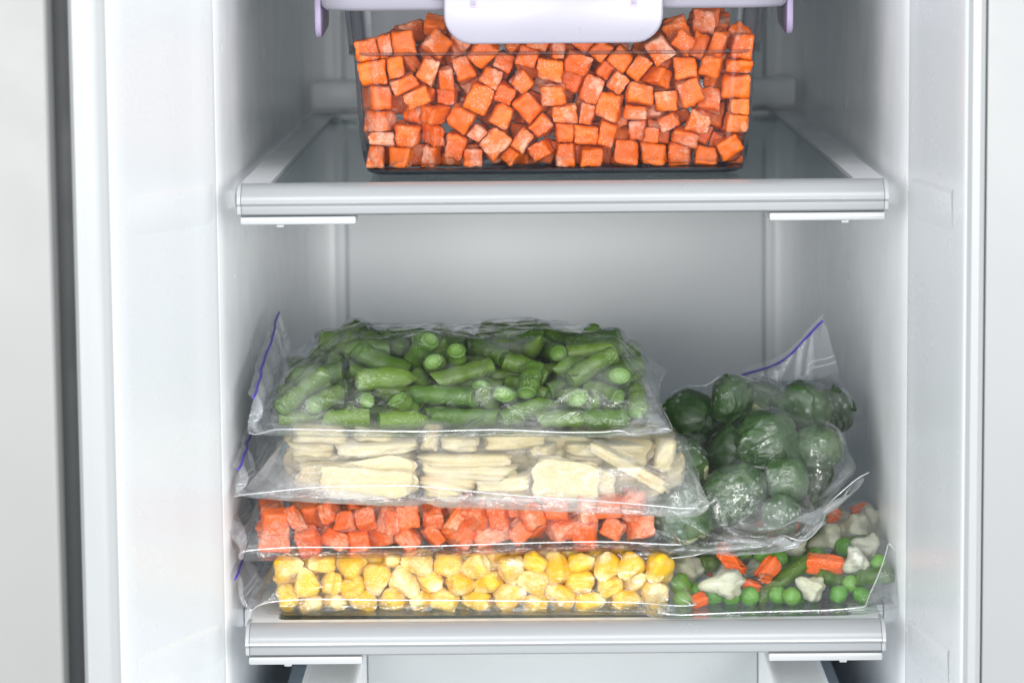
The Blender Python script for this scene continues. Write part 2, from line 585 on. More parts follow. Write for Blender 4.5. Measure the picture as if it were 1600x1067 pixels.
# ------------------------------------------------------------------ vegetable pieces
def unit_mesh(name, kind, va):
    """one variant of a vegetable piece, half sizes 1"""
    rng = random.Random(va * 77 + 5)
    bm = bmesh.new()
    mats = None
    if kind in ('cube', 'slice', 'stick'):
        c = {}
        for z in (-1, 1):
            for y in (-1, 1):
                for x in (-1, 1):
                    j = .34 if kind == 'cube' else .18
                    c[x, y, z] = Vector((x * (1 - rng.random() * j), y * (1 - rng.random() * j), z * (1 - rng.random() * j)))
        bmesh.ops.create_cube(bm, size=2)
        bmesh.ops.subdivide_edges(bm, edges=bm.edges[:], cuts=7, use_grid_fill=True)
        rnd_ = .21 if kind == 'cube' else .34
        off = Vector((va * 3.1, va * 1.7, 5.0))
        for q in bm.verts:
            p = q.co.copy()
            # round the edges a little, then bend the block to its eight cut corners
            inner = 1 - rnd_
            core = Vector([max(-inner, min(inner, t)) for t in p])
            d = p - core
            if d.length > 1e-6:
                p = core + d.normalized() * min(d.length, rnd_)
            w_ = Vector()
            for k, v in c.items():
                w_ += v * ((1 + k[0] * p.x) * (1 + k[1] * p.y) * (1 + k[2] * p.z) / 8)
            amp = .11 if kind == 'cube' else .14
            w_ += p.normalized() * (noise.noise(p * 1.6 + off) * amp * 1.6 + noise.noise(p * 5 + off) * amp * .45)
            if kind == 'slice':
                w_.z += .35 * (w_.x * w_.x - .3) * math.sin(va * 2.1)
                w_.y *= 1 - .25 * abs(w_.x) ** 2 - .12 * math.sin(w_.x * 3 + va)
            q.co = w_
        me = finish(bm, name)
    elif kind == 'bean':
        n, L = 12, 15
        rings = []
        bend = rng.uniform(-.55, .55)
        cut0, cut1 = rng.uniform(-.22, .22), rng.uniform(-.22, .22)
        tip = va % 4 == 3
        for i in range(L):
            t = -1 + 2 * i / (L - 1)
            rr = 1 - .07 * math.cos(t * 9 + va) - .05 * rng.random() - .10 * t * math.sin(va * 1.3)
            if tip and t > .35:
                rr *= max(.12, 1 - ((t - .35) / .65) ** 1.6 * .9)
            ring = []
            for k in range(n):
                a = 2 * math.pi * k / n
                y, z = math.cos(a) * rr, math.sin(a) * rr * .82
                x = t + (cut0 if t < 0 else cut1) * math.sin(a) * abs(t) ** 6
                ring.append((x, y + bend * (t * t - .4), z))
            rings.append(ring)
        g = loft(bm, rings, (False, False))
        for endi, inward in ((0, 1), (-1, -1)):
            if tip and endi == -1:
                bm.faces.new(g[-1])
                continue
            e = g[endi]
            c = sum((p.co for p in e), Vector()) / n
            mid = [bm.verts.new(c + (p.co - c) * .72) for p in e]
            inn = [bm.verts.new(c + (p.co - c) * .55 + Vector((inward * .06, 0, 0))) for p in e]
            fs = []
            for i in range(n):
                j = (i + 1) % n
                fs.append(bm.faces.new((e[i], e[j], mid[j], mid[i])))
                fs.append(bm.faces.new((mid[i], mid[j], inn[j], inn[i])))
            f2 = bm.faces.new(inn)
            for f in fs:
                f.material_index = 1
            f2.material_index = 2
        me = finish(bm, name)
        mats = [M_BEAN, M_BEANEND, M_BEANSEED]
    elif kind == 'corn':
        bmesh.ops.create_icosphere(bm, subdivisions=4, radius=1)
        off = Vector((va * 2.3, 1.1, va * .7))
        lay = []
        for q in bm.verts:
            p = q.co.copy()
            e = 2.9
            m = (abs(p.x) ** e + abs(p.y) ** e + abs(p.z) ** e) ** (1 / e)
            p = p / m
            taper = .52 + .48 * min(1, max(0, (p.x + 1.0) / 1.25)) ** .8
            w_ = Vector((p.x * (1.0 if p.x > 0 else 1.12), p.y * taper, p.z * taper))
            crown = math.exp(-((p.y / .45) ** 2 + (p.z / .4) ** 2)) if p.x > .5 else 0
            w_.x -= .24 * crown
            w_ += p.normalized() * (noise.noise(p * 1.5 + off) * .17 + noise.noise(p * 4 + off) * .05)
            lay.append(max(0, min(1, (-.45 - p.x) / .5)))
            q.co = w_
        me = finish(bm, name)
        at_ = me.attributes.new('vein', 'FLOAT', 'POINT')
        at_.data.foreach_set('value', lay)
    elif kind == 'pea':
        bmesh.ops.create_icosphere(bm, subdivisions=3, radius=1)
        for q in bm.verts:
            x, y, z = q.co
            d = .05 * math.sin(3 * x + va) * math.sin(2.5 * z + va) + .03 * math.sin(5 * y + va)
            q.co *= 1 + d - .10 * max(0, 1 - ((x - .5) ** 2 + (y - .8) ** 2) * 8)
        me = finish(bm, name)
    elif kind == 'floret':
        # branching stem at -x, knobbly curd at +x
        bmesh.ops.create_icosphere(bm, subdivisions=4, radius=1)
        bumps = [Vector((rng.uniform(-.1, 1), rng.uniform(-1, 1), rng.uniform(-1, 1))).normalized() for _ in range(16)]
        for q in bm.verts:
            p = q.co.normalized()
            s = 1.0
            if p.x < .25:
                s *= 1 - .42 * min(1, (.25 - p.x) / .5)
            k = max(0, max(math.exp(-((p - b).length / .33) ** 2) for b in bumps))
            fine = .03 * math.sin(p.x * 17 + va) * math.sin(p.y * 19) + .025 * math.sin(p.z * 31 + p.y * 23)
            q.co = Vector((p.x * (1.12 if p.x < 0 else .92), p.y * s, p.z * s)) * (.80 + (.26 * k if p.x > -.2 else .05) + fine)
        me = finish(bm, name)
    elif kind == 'sprout':
        bmesh.ops.create_icosphere(bm, subdivisions=5, radius=1)
        lv = []
        for i in range(11):
            a = i * 2.4 + va * 1.3
            lv.append((Vector((-.35 + .10 * i, math.cos(a), math.sin(a))).normalized(), rng.uniform(.55, 1.05), .015 + .020 * i * rng.uniform(.4, 1.3)))
        off = Vector((va * 1.9, 0, va))
        veins = []
        for q in bm.verts:
            p = q.co.normalized()
            h, edge, best = 0, 0, None
            for c, rad, t in lv:
                d = (p - c).length * (1 + .14 * noise.noise(p * 3.2 + off + c))
                if d < rad and t + .05 * (d / rad) ** 3 > h:
                    h = t + .05 * (d / rad) ** 3
                    edge = (d / rad) ** 8
                    best = c
            v = edge * .5
            if best is not None:
                # ribs fan out from the leaf's stalk towards its rim
                u_ = best.cross(Vector((1, .01, 0))).normalized()
                w_ = u_.cross(best)
                dx, dy = p.dot(u_), p.dot(w_) + .55
                ang = math.atan2(dx, dy)
                rib = max(0, math.cos(ang * 15 + 1.2 * noise.noise(p * 4 + off))) ** 7
                mid_ = math.exp(-(ang / .05) ** 2)
                v = max(v, rib * .5, mid_ * .9)
                h -= .012 * rib
            v = max(v, min(1, max(0, (-.62 - p.x) / .25)))
            veins.append(min(1, v))
            q.co = p * (.84 + h + .13 * noise.noise(p * 1.5 + off))
            if p.x < -.86:
                q.co.x = max(q.co.x, -.86)
        me = finish(bm, name)
        at_ = me.attributes.new('vein', 'FLOAT', 'POINT')
        at_.data.foreach_set('value', veins)
        for pl in me.polygons:
            if pl.center.x < -.845:
                pl.material_index = 1
        mats = [M_SPROUT, M_SPROUTCUT]
    return me, mats


_cache = {}


def piece(name, kind, va, hs, loc, quat, mat, label, cat, group):
    key = (name, kind, va)
    if key not in _cache:
        me, mats = unit_mesh(name, kind, va)
        for m in (mats or [mat]):
            me.materials.append(m)
        o = bpy.data.objects.new(name, me)
        _cache[key] = o
    else:
        o = _cache[key].copy()
    COL.objects.link(o)
    o.location = loc
    o.rotation_mode = 'QUATERNION'
    o.rotation_quaternion = quat
    o.scale = hs if kind != 'sprout' else [h * (1 + .13 * math.sin(loc.x * 900 + k * 2.1)) for k, h in enumerate(hs)]
    return tag(o, label, cat, group)


KINDS = ['cube', 'slice', 'bean', 'corn', 'sprout', 'pea', 'floret', 'stick']


def unpack_pieces(rows_):
    """rows of: kind, variant, half sizes, place (tenths of a millimetre / hundredths), quaternion (thousandths)"""
    for r in rows_:
        q = Quaternion([x * 1e-3 for x in r[8:12]])
        q.normalize()
        yield KINDS[r[0]], r[1], [x * 2e-5 for x in r[2:5]], Vector([x * 1e-4 for x in r[5:8]]), q


# resting places of the vegetable pieces
PIECES = {
    'carrotbox': [
        (0, 6, 185, 274, 286, -75, -7, 607, 582, 380, -409, -591),
        (0, 5, 212, 359, 310, -338, -4, 547, 374, -615, 646, -252),
        (0, 6, 238, 287, 270, 610, 0, 588, 226, -665, -678, 217),
        (0, 5, 339, 283, 267, 892, 7, 573, 519, -527, -479, -472),
        (0, 9, 346, 241, 255, -604, 10, 467, 549, 44, 835, -4),
        (0, 5, 232, 250, 259, -154, 10, 408, 692, -250, 258, -627),
        (0, 7, 286, 212, 268, -758, 12, 487, 526, 535, 522, -406),
        (0, 4, 300, 279, 292, -893, 12, 564, 101, 66, 710, -693),
        (0, 6, 192, 333, 313, 643, 13, 349, 366, 558, -603, -437),
        (0, 6, 322, 306, 210, -556, 13, 588, 150, 325, -523, 774),
        (0, 4, 275, 273, 274, -126, 13, 525, 811, -88, -578, 4),
        (0, 5, 345, 233, 298, 118, 14, 494, 978, 101, 179, -34),
        (0, 5, 322, 291, 347, -717, 14, 605, 437, 506, -526, 526),
        (0, 5, 327, 278, 207, -2, 16, 343, 776, -628, -32, -53),
        (0, 5, 256, 333, 196, 10, 19, 566, 87, -722, -87, -681),
        (0, 5, 262, 363, 348, -865, 19, 457, 715, -11, -52, 697),
        (0, 8, 373, 317, 305, -17, 19, 463, 740, -668, 67, 44),
        (0, 8, 292, 278, 256, 299, 20, 404, 589, 357, -301, -659),
        (0, 8, 262, 272, 340, 214, 22, 558, 217, 258, -657, 674),
        (0, 8, 340, 321, 371, 496, 22, 555, 180, 674, 681, 222),
        (0, 7, 278, 352, 340, -360, 22, 333, 610, -394, -392, 565),
        (0, 2, 274, 354, 322, 121, 23, 609, 11, 436, 53, -899),
        (0, 9, 227, 352, 259, -655, 23, 340, 529, 653, 419, -343),
        (0, 5, 277, 316, 374, 257, 23, 286, 31, 675, -729, -112),
        (0, 3, 324, 334, 238, 395, 23, 472, 426, -39, 903, -28),
        (0, 1, 211, 270, 355, -714, 26, 403, 16, 827, 41, -560),
        (0, 1, 263, 309, 268, 526, 26, 306, 742, -13, -65, -667),
        (0, 1, 343, 296, 270, 319, 27, 519, 182, 629, -695, -296),
        (0, 9, 197, 306, 200, 150, 29, 251, 71, -89, -669, -735),
        (0, 8, 328, 204, 381, -804, 29, 590, 487, -420, -536, -547),
        (0, 7, 272, 348, 278, 174, 32, 366, 703, 682, 119, -162),
        (0, 9, 238, 301, 280, -70, 33, 197, 287, -288, -643, -649),
        (0, 5, 242, 291, 298, 684, 34, 211, 179, -671, -715, 81),
        (0, 3, 309, 253, 294, 47, 35, 256, 19, 7, 725, -688),
        (0, 2, 267, 206, 248, 540, 36, 209, 337, 588, -602, -422),
        (0, 1, 374, 342, 311, 861, 36, 384, 16, 27, 998, 46),
        (0, 3, 335, 239, 296, 250, 37, 155, 460, -410, 528, 584),
        (0, 7, 363, 384, 188, 874, 37, 474, 998, 1, 49, -30),
        (0, 6, 361, 271, 309, 402, 37, 344, 668, -735, -11, 118),
        (0, 1, 292, 338, 335, -831, 38, 338, 695, -708, -79, 95),
        (0, 9, 336, 385, 207, 787, 38, 585, 160, -571, 20, 805),
        (0, 9, 272, 372, 282, -309, 39, 427, 535, -43, 843, -30),
        (0, 3, 287, 305, 365, 622, 39, 462, 728, 683, -60, -3),
        (0, 0, 219, 262, 296, 883, 40, 282, 496, 484, 520, -499),
        (0, 2, 273, 264, 248, -238, 41, 351, 609, -584, -354, -403),
        (0, 1, 200, 208, 220, 462, 41, 147, 473, 475, 467, -578),
        (0, 8, 309, 347, 304, 750, 42, 487, 765, -22, -620, -174),
        (0, 1, 195, 245, 310, 391, 42, 255, 71, -664, 128, 734),
        (0, 4, 298, 333, 286, -250, 43, 251, 12, -835, 57, -547),
        (0, 8, 242, 262, 277, -392, 43, 44, 1, 712, -702, -21),
        (0, 4, 366, 340, 291, -131, 43, 293, 404, -10, -914, -44),
        (0, 5, 319, 247, 272, 46, 43, 166, 692, 30, -11, -721),
        (0, 6, 295, 303, 257, 866, 45, 205, 9, -69, 28, -997),
        (0, 9, 260, 337, 249, 52, 46, 59, 715, -699, 20, -17),
        (0, 2, 381, 341, 293, -285, 46, 118, 421, 19, 906, 39),
        (0, 8, 283, 321, 315, -424, 47, 615, 387, 495, 768, 121),
        (0, 4, 291, 322, 354, -704, 50, 153, 1, 686, 15, -727),
        (0, 8, 304, 184, 364, -582, 51, 163, 237, 700, -330, 588),
        (0, 6, 198, 321, 368, 625, 52, 139, 620, 81, 776, 80),
        (0, 6, 331, 230, 348, 334, 52, 63, 108, 646, -37, -755),
        (0, 6, 204, 207, 293, -369, 52, 165, 352, -283, 615, 647),
        (0, 3, 303, 290, 240, -69, 53, 75, 609, 162, -197, -751),
        (0, 7, 272, 245, 318, 176, 53, 49, 509, -502, 524, -464),
        (0, 3, 324, 328, 293, -469, 55, 110, 642, -388, -449, 486),
        (0, 3, 256, 297, 199, -737, 56, 50, 359, 556, 366, -654),
        (0, 4, 301, 205, 365, -153, 57, 133, 619, 626, -360, 310),
        (0, 5, 253, 320, 385, 149, 57, 148, 444, 486, 524, -540),
        (0, 1, 251, 191, 288, 721, 58, 46, 92, 642, -48, -759),
        (0, 6, 278, 204, 312, -517, 59, 425, 118, -724, 674, 91),
        (0, 6, 265, 318, 350, -426, 59, 466, 764, 617, -173, 70),
        (0, 9, 343, 373, 186, -825, 60, 141, 21, 1000, 3, -19),
        (0, 6, 246, 324, 259, 492, 61, 422, 508, -277, 785, 222),
        (0, 2, 246, 272, 248, -245, 61, 497, 587, 597, -308, 452),
        (0, 6, 242, 383, 246, -571, 62, 254, 718, -219, -599, -278),
        (0, 7, 338, 347, 272, 830, 64, 88, 31, -968, 18, -247),
        (0, 4, 320, 371, 341, -444, 66, 234, 76, 229, -85, 967),
        (0, 8, 215, 269, 336, -593, 70, 58, 149, 76, -100, 981),
        (0, 3, 284, 233, 309, -854, 72, 51, 536, 506, -460, 495),
        (0, 2, 220, 242, 356, 243, 78, 467, 213, -224, -606, -733),
        (0, 0, 324, 240, 215, -202, 79, 50, 218, -477, 750, -403),
        (0, 6, 349, 186, 334, 578, 83, 642, 552, 204, -768, -253),
        (0, 0, 384, 318, 381, 474, 84, 51, 503, -524, -464, 508),
        (0, 3, 257, 191, 213, -195, 86, 567, 524, -381, 209, -732),
        (0, 1, 334, 301, 219, 81, 87, 412, 699, -674, 232, 54),
        (0, 5, 339, 205, 318, 695, 89, 555, 365, 408, 436, -714),
        (0, 0, 327, 288, 334, 732, 90, 306, 664, -74, 729, -150),
        (0, 9, 320, 311, 302, 599, 90, 53, 570, -406, 527, 483),
        (0, 9, 351, 369, 303, -837, 90, 226, 10, 183, 982, -45),
        (0, 7, 260, 346, 237, 623, 91, 342, 32, 21, 696, -717),
        (0, 2, 258, 223, 297, -561, 97, 674, 173, 570, -266, -758),
        (0, 9, 246, 270, 213, -517, 101, 341, 482, -519, -431, -559),
        (0, 7, 206, 322, 223, -90, 108, 586, 65, 666, 705, 234),
        (0, 3, 247, 190, 363, -881, 112, 446, 781, -120, -57, 610),
        (0, 1, 348, 268, 220, -746, 113, 418, 655, 610, 385, -225),
        (0, 5, 272, 282, 219, -598, 117, 440, 463, 587, 566, 348),
        (0, 1, 288, 319, 223, 397, 117, 166, 49, 720, -82, 687),
        (0, 9, 250, 345, 284, 879, 119, 602, 833, -318, -338, 301),
        (0, 5, 323, 280, 359, -649, 119, 249, 468, -302, 771, 309),
        (0, 3, 347, 249, 335, -115, 119, 471, 977, 137, -160, -43),
        (0, 4, 261, 270, 213, -614, 121, 350, 983, -33, 164, -76),
        (0, 8, 343, 341, 244, 722, 121, 686, 126, 197, 649, 724),
        (0, 1, 272, 295, 261, -582, 122, 553, 533, 70, 713, 451),
        (0, 2, 275, 339, 261, -465, 125, 553, 256, 935, 209, 126),
        (0, 7, 258, 279, 242, 482, 125, 263, 972, -160, -22, -168),
        (0, 7, 192, 220, 231, 757, 128, 402, 549, -785, 255, -127),
        (0, 0, 196, 306, 316, -13, 132, 490, 12, -50, 939, 339),
        (0, 5, 306, 292, 251, 498, 132, 150, 483, 457, 448, -597),
        (0, 5, 316, 339, 197, 60, 133, 536, 538, 406, 591, 443),
        (0, 3, 274, 273, 250, 275, 137, 329, 513, -236, 588, -578),
        (0, 3, 255, 261, 271, 525, 137, 492, 327, 631, -702, 45),
        (0, 8, 319, 343, 261, 125, 140, 56, 472, 498, -489, 538),
        (0, 8, 274, 254, 310, 620, 142, 556, 657, 469, 589, 43),
        (0, 8, 308, 253, 286, -190, 142, 367, 287, -241, -514, -772),
        (0, 7, 333, 350, 226, -694, 143, 56, 563, -449, -490, -492),
        (0, 8, 249, 193, 380, -511, 144, 34, 695, -663, -191, 202),
        (0, 1, 205, 333, 262, 412, 146, 401, 218, -609, 532, 547),
        (0, 7, 266, 309, 306, 302, 146, 230, 64, -990, 59, -112),
        (0, 5, 334, 340, 291, 151, 146, 266, 512, -363, 546, 555),
        (0, 2, 312, 211, 246, -55, 147, 194, 400, 75, -712, 572),
        (0, 1, 282, 285, 289, 16, 147, 258, 68, 678, -639, -357),
        (0, 7, 186, 361, 366, -713, 149, 507, 245, 303, -23, -921),
        (0, 1, 284, 206, 334, -861, 149, 325, 205, 689, -81, -690),
        (0, 9, 321, 295, 232, 384, 150, 267, 466, -429, 449, -630),
        (0, 3, 291, 252, 271, -322, 151, 314, 397, -268, 353, 803),
        (0, 9, 194, 321, 236, 854, 152, 179, 538, 348, 484, -596),
        (0, 1, 299, 346, 256, 172, 153, 394, 47, 311, 658, 684),
        (0, 0, 243, 322, 262, -92, 153, 306, 564, 573, -404, 437),
        (0, 0, 319, 300, 264, -796, 155, 584, 953, 62, -257, -145),
        (0, 5, 291, 300, 203, -354, 156, 607, 685, -28, -618, -385),
        (0, 4, 203, 273, 342, 205, 157, 157, 532, -427, 534, -499),
        (0, 9, 298, 226, 307, -282, 157, 71, 128, 403, -3, 906),
        (0, 8, 189, 248, 186, 493, 158, 326, 410, -508, 677, 339),
        (0, 9, 330, 301, 246, -26, 160, 73, 54, 836, -98, 537),
        (0, 9, 283, 343, 382, 170, 161, 560, 511, 565, -340, -551),
        (0, 2, 294, 310, 248, -396, 162, 52, 763, 59, 642, -53),
        (0, 9, 276, 214, 283, -343, 162, 152, 646, -649, 355, 186),
        (0, 6, 349, 271, 333, 415, 163, 515, 75, 231, -307, 920),
        (0, 0, 208, 191, 291, 771, 163, 106, 13, -654, 727, 208),
        (0, 3, 252, 264, 343, 684, 166, 149, 547, -110, 823, -105),
        (0, 4, 320, 333, 299, -403, 171, 409, 235, 266, 542, -762),
        (0, 9, 358, 335, 268, 755, 173, 235, 633, -89, 767, -56),
        (0, 2, 213, 234, 310, -131, 176, 42, 218, -194, -687, 666),
        (0, 9, 273, 220, 287, -64, 180, 384, 611, -68, 788, 38),
        (0, 2, 317, 268, 285, -479, 180, 651, 955, -251, -151, 46),
        (0, 4, 310, 344, 324, 865, 180, 463, 725, -71, 177, 662),
        (0, 4, 264, 334, 276, 289, 181, 538, 47, -268, -232, -934),
        (0, 3, 320, 322, 210, -558, 181, 107, 939, -247, -46, 234),
        (0, 2, 205, 200, 230, -744, 183, 168, 722, -175, 149, 652),
        (0, 1, 250, 291, 279, 850, 183, 47, 731, 4, 683, 4),
        (0, 2, 281, 361, 253, 875, 183, 259, 650, -199, 713, -171),
        (0, 5, 280, 260, 256, 321, 184, 128, 627, -426, 462, 461),
        (0, 0, 318, 321, 288, -235, 184, 285, 209, -317, 303, -874),
        (0, 6, 212, 354, 325, -736, 187, 304, 129, -731, 634, 217),
        (0, 8, 333, 328, 272, 233, 190, 58, 704, -34, -710, -10),
        (0, 9, 366, 341, 290, -250, 190, 468, 55, -450, 785, 423),
        (0, 1, 271, 263, 319, 655, 190, 329, 600, 33, -787, 139),
        (0, 2, 226, 276, 301, -577, 191, 636, 898, 423, -92, 78),
        (0, 3, 245, 208, 341, 609, 192, 222, 727, 650, -195, 110),
        (0, 3, 335, 332, 313, 647, 193, 439, 705, 15, -708, -37),
        (0, 1, 270, 200, 205, 641, 194, 616, 205, -60, -367, 906),
        (0, 1, 312, 340, 305, -144, 195, 138, 697, -157, -694, -89),
        (0, 7, 341, 234, 190, 519, 197, 605, 510, 241, 378, -734),
        (0, 7, 185, 320, 270, -627, 198, 201, 812, 72, 330, 475),
        (0, 9, 231, 312, 321, 1, 201, 612, 448, 819, 18, -358),
        (0, 2, 262, 252, 227, -439, 203, 141, 518, 338, -533, 578),
        (0, 8, 321, 360, 253, -150, 205, 577, 158, 597, 604, 503),
        (0, 2, 276, 252, 309, -799, 207, 49, 732, -131, 647, 168),
        (0, 5, 339, 211, 256, 624, 208, 75, 340, 497, -324, -729),
        (0, 7, 253, 256, 315, 60, 208, 160, 317, -807, 363, -342),
        (0, 9, 251, 323, 340, 339, 210, 42, 738, 7, 674, 10),
        (0, 0, 279, 279, 235, -355, 211, 514, 867, 405, 71, -282),
        (0, 4, 383, 321, 345, 50, 211, 366, 282, 542, -196, -767),
        (0, 9, 374, 337, 251, 530, 212, 409, 608, 413, -376, 564),
        (0, 3, 284, 346, 341, -509, 213, 364, 905, -52, -401, -134),
        (0, 0, 326, 266, 337, -862, 214, 402, 375, -573, 422, -593),
        (0, 0, 282, 287, 263, 773, 218, 347, 591, 491, -420, 483),
        (0, 1, 248, 195, 339, 101, 220, 487, 306, -473, 674, -478),
        (0, 7, 338, 286, 293, 783, 222, 637, 424, 491, -390, -653),
        (0, 6, 285, 277, 315, -563, 223, 277, 155, 402, 400, -809),
        (0, 9, 342, 348, 187, -95, 225, 521, 586, 557, -128, -574),
        (0, 1, 263, 296, 314, 517, 225, 52, 75, 81, 695, 710),
        (0, 0, 255, 329, 339, -608, 226, 455, 768, -34, -334, -545),
        (0, 0, 331, 283, 360, 316, 226, 387, 219, -141, -848, -462),
        (0, 8, 314, 263, 306, -428, 228, 285, 159, 464, 719, -492),
        (0, 7, 319, 277, 270, -873, 228, 501, 167, 38, 801, 574),
        (0, 5, 335, 262, 263, -829, 230, 154, 784, 197, 587, 48),
        (0, 0, 271, 337, 295, -747, 232, 395, 631, -431, 593, -255),
        (0, 4, 225, 287, 256, 511, 233, 279, 669, -497, -490, 255),
        (0, 1, 285, 304, 210, -142, 233, 235, 39, 315, -948, 3),
        (0, 2, 311, 293, 275, 517, 233, 154, 472, 477, -528, -520),
        (0, 1, 269, 249, 206, 133, 234, 87, 299, -77, -777, -549),
        (0, 2, 202, 382, 257, 871, 237, 325, 151, 699, 238, 657),
        (0, 4, 185, 345, 346, 435, 238, 64, 997, -1, -70, -8),
        (0, 4, 189, 286, 231, 881, 239, 532, 654, -150, 730, -131),
        (0, 5, 253, 338, 313, -265, 240, 128, 59, -606, 789, -81),
        (0, 6, 199, 341, 375, -228, 246, 39, 471, 552, 386, -569),
        (0, 9, 277, 281, 266, 439, 246, 554, 282, -309, -396, -817),
        (0, 5, 304, 192, 347, 741, 246, 35, 722, -682, -76, 89),
        (0, 5, 290, 230, 208, 841, 254, 119, 287, 917, 253, -113),
        (0, 7, 278, 300, 188, 683, 255, 635, 167, 19, -828, 534),
        (0, 2, 287, 305, 248, 160, 257, 207, 718, -323, -50, -615),
        (0, 8, 335, 184, 293, 755, 258, 446, 21, 53, 182, 982),
        (0, 2, 257, 199, 343, -99, 260, 367, 704, 122, -103, -692),
        (0, 5, 200, 321, 261, -668, 262, 525, 379, -752, 417, 343),
        (0, 8, 194, 212, 324, 538, 263, 483, 576, 341, 355, -653),
        (0, 2, 290, 314, 249, -863, 263, 285, 247, -679, 5, 691),
        (0, 0, 240, 333, 328, -630, 267, 40, 589, 438, 524, -432),
        (0, 8, 342, 307, 202, 895, 267, 596, 682, -119, 164, 702),
        (0, 3, 349, 341, 278, 407, 268, 247, 599, 24, 766, -233),
        (0, 6, 326, 306, 356, -690, 268, 630, 592, -567, 300, -488),
        (0, 7, 304, 352, 363, -254, 270, 384, 758, -137, -394, -502),
        (0, 8, 274, 278, 254, 756, 271, 534, 28, 58, -985, 161),
        (0, 2, 381, 332, 348, -520, 271, 515, 426, -747, 418, 293),
        (0, 5, 270, 287, 281, 0, 274, 51, 450, 310, 602, 582),
        (0, 6, 312, 257, 291, -704, 277, 137, 6, 4, 312, -950),
        (0, 5, 282, 337, 294, 298, 277, 247, 411, -908, 82, 3),
        (0, 6, 340, 317, 306, -379, 279, 72, 578, 553, 314, -511),
        (0, 4, 257, 311, 197, -445, 280, 570, 340, 362, 344, 797),
        (0, 5, 276, 264, 241, -648, 281, 326, 271, -239, 919, 160),
        (0, 4, 206, 252, 277, -591, 281, 158, 738, -21, -189, 648),
        (0, 2, 269, 257, 249, -42, 283, 198, 606, 469, -96, 635),
        (0, 3, 292, 318, 266, 655, 285, 530, 158, -593, -122, 780),
        (0, 1, 191, 321, 334, 852, 287, 183, 189, 695, 204, 662),
        (0, 1, 226, 329, 237, -364, 291, 469, 750, 24, 480, 454),
        (0, 4, 220, 244, 189, -901, 292, 566, 89, 644, -733, 200),
        (0, 6, 307, 209, 348, 168, 296, 552, 561, -794, -234, -7),
        (0, 1, 329, 280, 274, 393, 297, 448, 365, -666, 538, -366),
        (0, 5, 333, 371, 348, -314, 299, 258, 738, -622, 254, 63),
        (0, 4, 257, 253, 188, 556, 300, 555, 273, 54, -824, -494),
        (0, 4, 302, 316, 340, 737, 300, 266, 117, 899, 37, 420),
        (0, 5, 328, 345, 288, 16, 302, 307, 214, 736, -605, 215),
        (0, 0, 304, 234, 191, 191, 303, 476, 681, 100, -212, -694),
        (0, 0, 322, 220, 313, 196, 303, 381, 615, -553, -327, 458),
        (0, 3, 304, 322, 209, -571, 309, 631, 875, 453, -128, 119),
        (0, 0, 260, 216, 328, 894, 314, 482, 198, 973, -69, -99),
        (0, 2, 313, 254, 246, -381, 315, 615, 757, 68, 508, 406),
        (0, 6, 341, 205, 208, 784, 318, 674, 446, 884, -81, -113),
        (0, 1, 318, 260, 291, 870, 334, 254, 289, -585, -329, 683),
        (0, 7, 356, 211, 196, 691, 344, 681, 470, 629, 424, 452),
        (0, 7, 335, 380, 273, -862, 346, 432, 659, 220, 176, -697),
        (0, 1, 188, 252, 340, -830, 354, 548, 281, -150, 770, -553),
        (0, 6, 298, 331, 198, -860, 354, 147, 998, -52, -33, 0),
        (0, 9, 277, 378, 290, 80, 358, 618, 682, 360, -608, -191),
        (0, 4, 384, 376, 237, 849, 359, 113, 870, 493, -2, 1),
        (0, 8, 193, 377, 323, 867, 362, 589, 137, 679, 690, -211),
        (0, 3, 253, 270, 314, -850, 380, 227, 723, 78, 633, -264),
        (0, 5, 234, 285, 279, 887, 402, 446, 423, -609, 521, 423),
        (0, 7, 334, 253, 290, 558, 414, 625, 821, -519, 221, 88),
        (0, 1, 334, 338, 210, 864, 420, 292, 232, 674, 636, -295),
        (0, 2, 369, 279, 302, -868, 420, 330, 733, -126, 645, -174),
        (0, 4, 212, 219, 295, -583, 421, 656, 422, -381, 532, 627),
        (0, 4, 252, 251, 270, -890, 438, 475, 654, -310, 627, -288),
        (0, 2, 243, 309, 338, 797, 449, 681, 21, -56, 269, 961),
    ],
    'corn': [
        (3, 4, 337, 306, 245, -783, 32, 39, 600, -103, 67, 790),
        (3, 4, 326, 297, 237, -665, 24, 48, 641, 162, 240, 711),
        (3, 4, 360, 328, 262, -328, 116, 50, 118, 28, -112, 986),
        (3, 0, 320, 291, 233, -259, 21, 46, 791, -283, -155, 520),
        (3, 3, 403, 367, 293, -148, 41, 51, 119, 695, -705, -77),
        (3, 1, 339, 308, 247, 80, 113, 53, 85, 927, -15, -365),
        (3, 5, 332, 302, 242, 287, 38, 32, 921, -3, -113, -373),
        (3, 4, 360, 327, 262, 493, 138, 58, 137, 40, 370, 918),
        (3, 5, 361, 328, 262, 633, 126, 47, 181, 935, 272, -136),
        (3, 1, 399, 362, 290, 854, 117, 57, 10, 325, -936, 136),
        (3, 4, 376, 342, 274, -768, 299, 54, 298, -32, 118, -947),
        (3, 0, 352, 320, 256, -653, 230, 57, 831, -386, 370, -150),
        (3, 0, 380, 345, 276, -450, 304, 51, 968, 4, 249, 23),
        (3, 4, 329, 299, 239, -213, 309, 47, 4, -307, -942, -138),
        (3, 0, 318, 289, 231, 10, 212, 55, 575, -561, 531, -271),
        (3, 2, 395, 359, 287, 119, 246, 51, 105, -555, -818, 105),
        (3, 5, 360, 328, 262, 365, 176, 50, 36, 442, 883, 156),
        (3, 3, 405, 368, 294, 486, 257, 60, 979, 182, 58, 67),
        (3, 3, 384, 349, 279, 629, 279, 57, 174, -724, 623, -239),
        (3, 4, 353, 321, 256, 859, 245, 53, 884, -258, 195, 338),
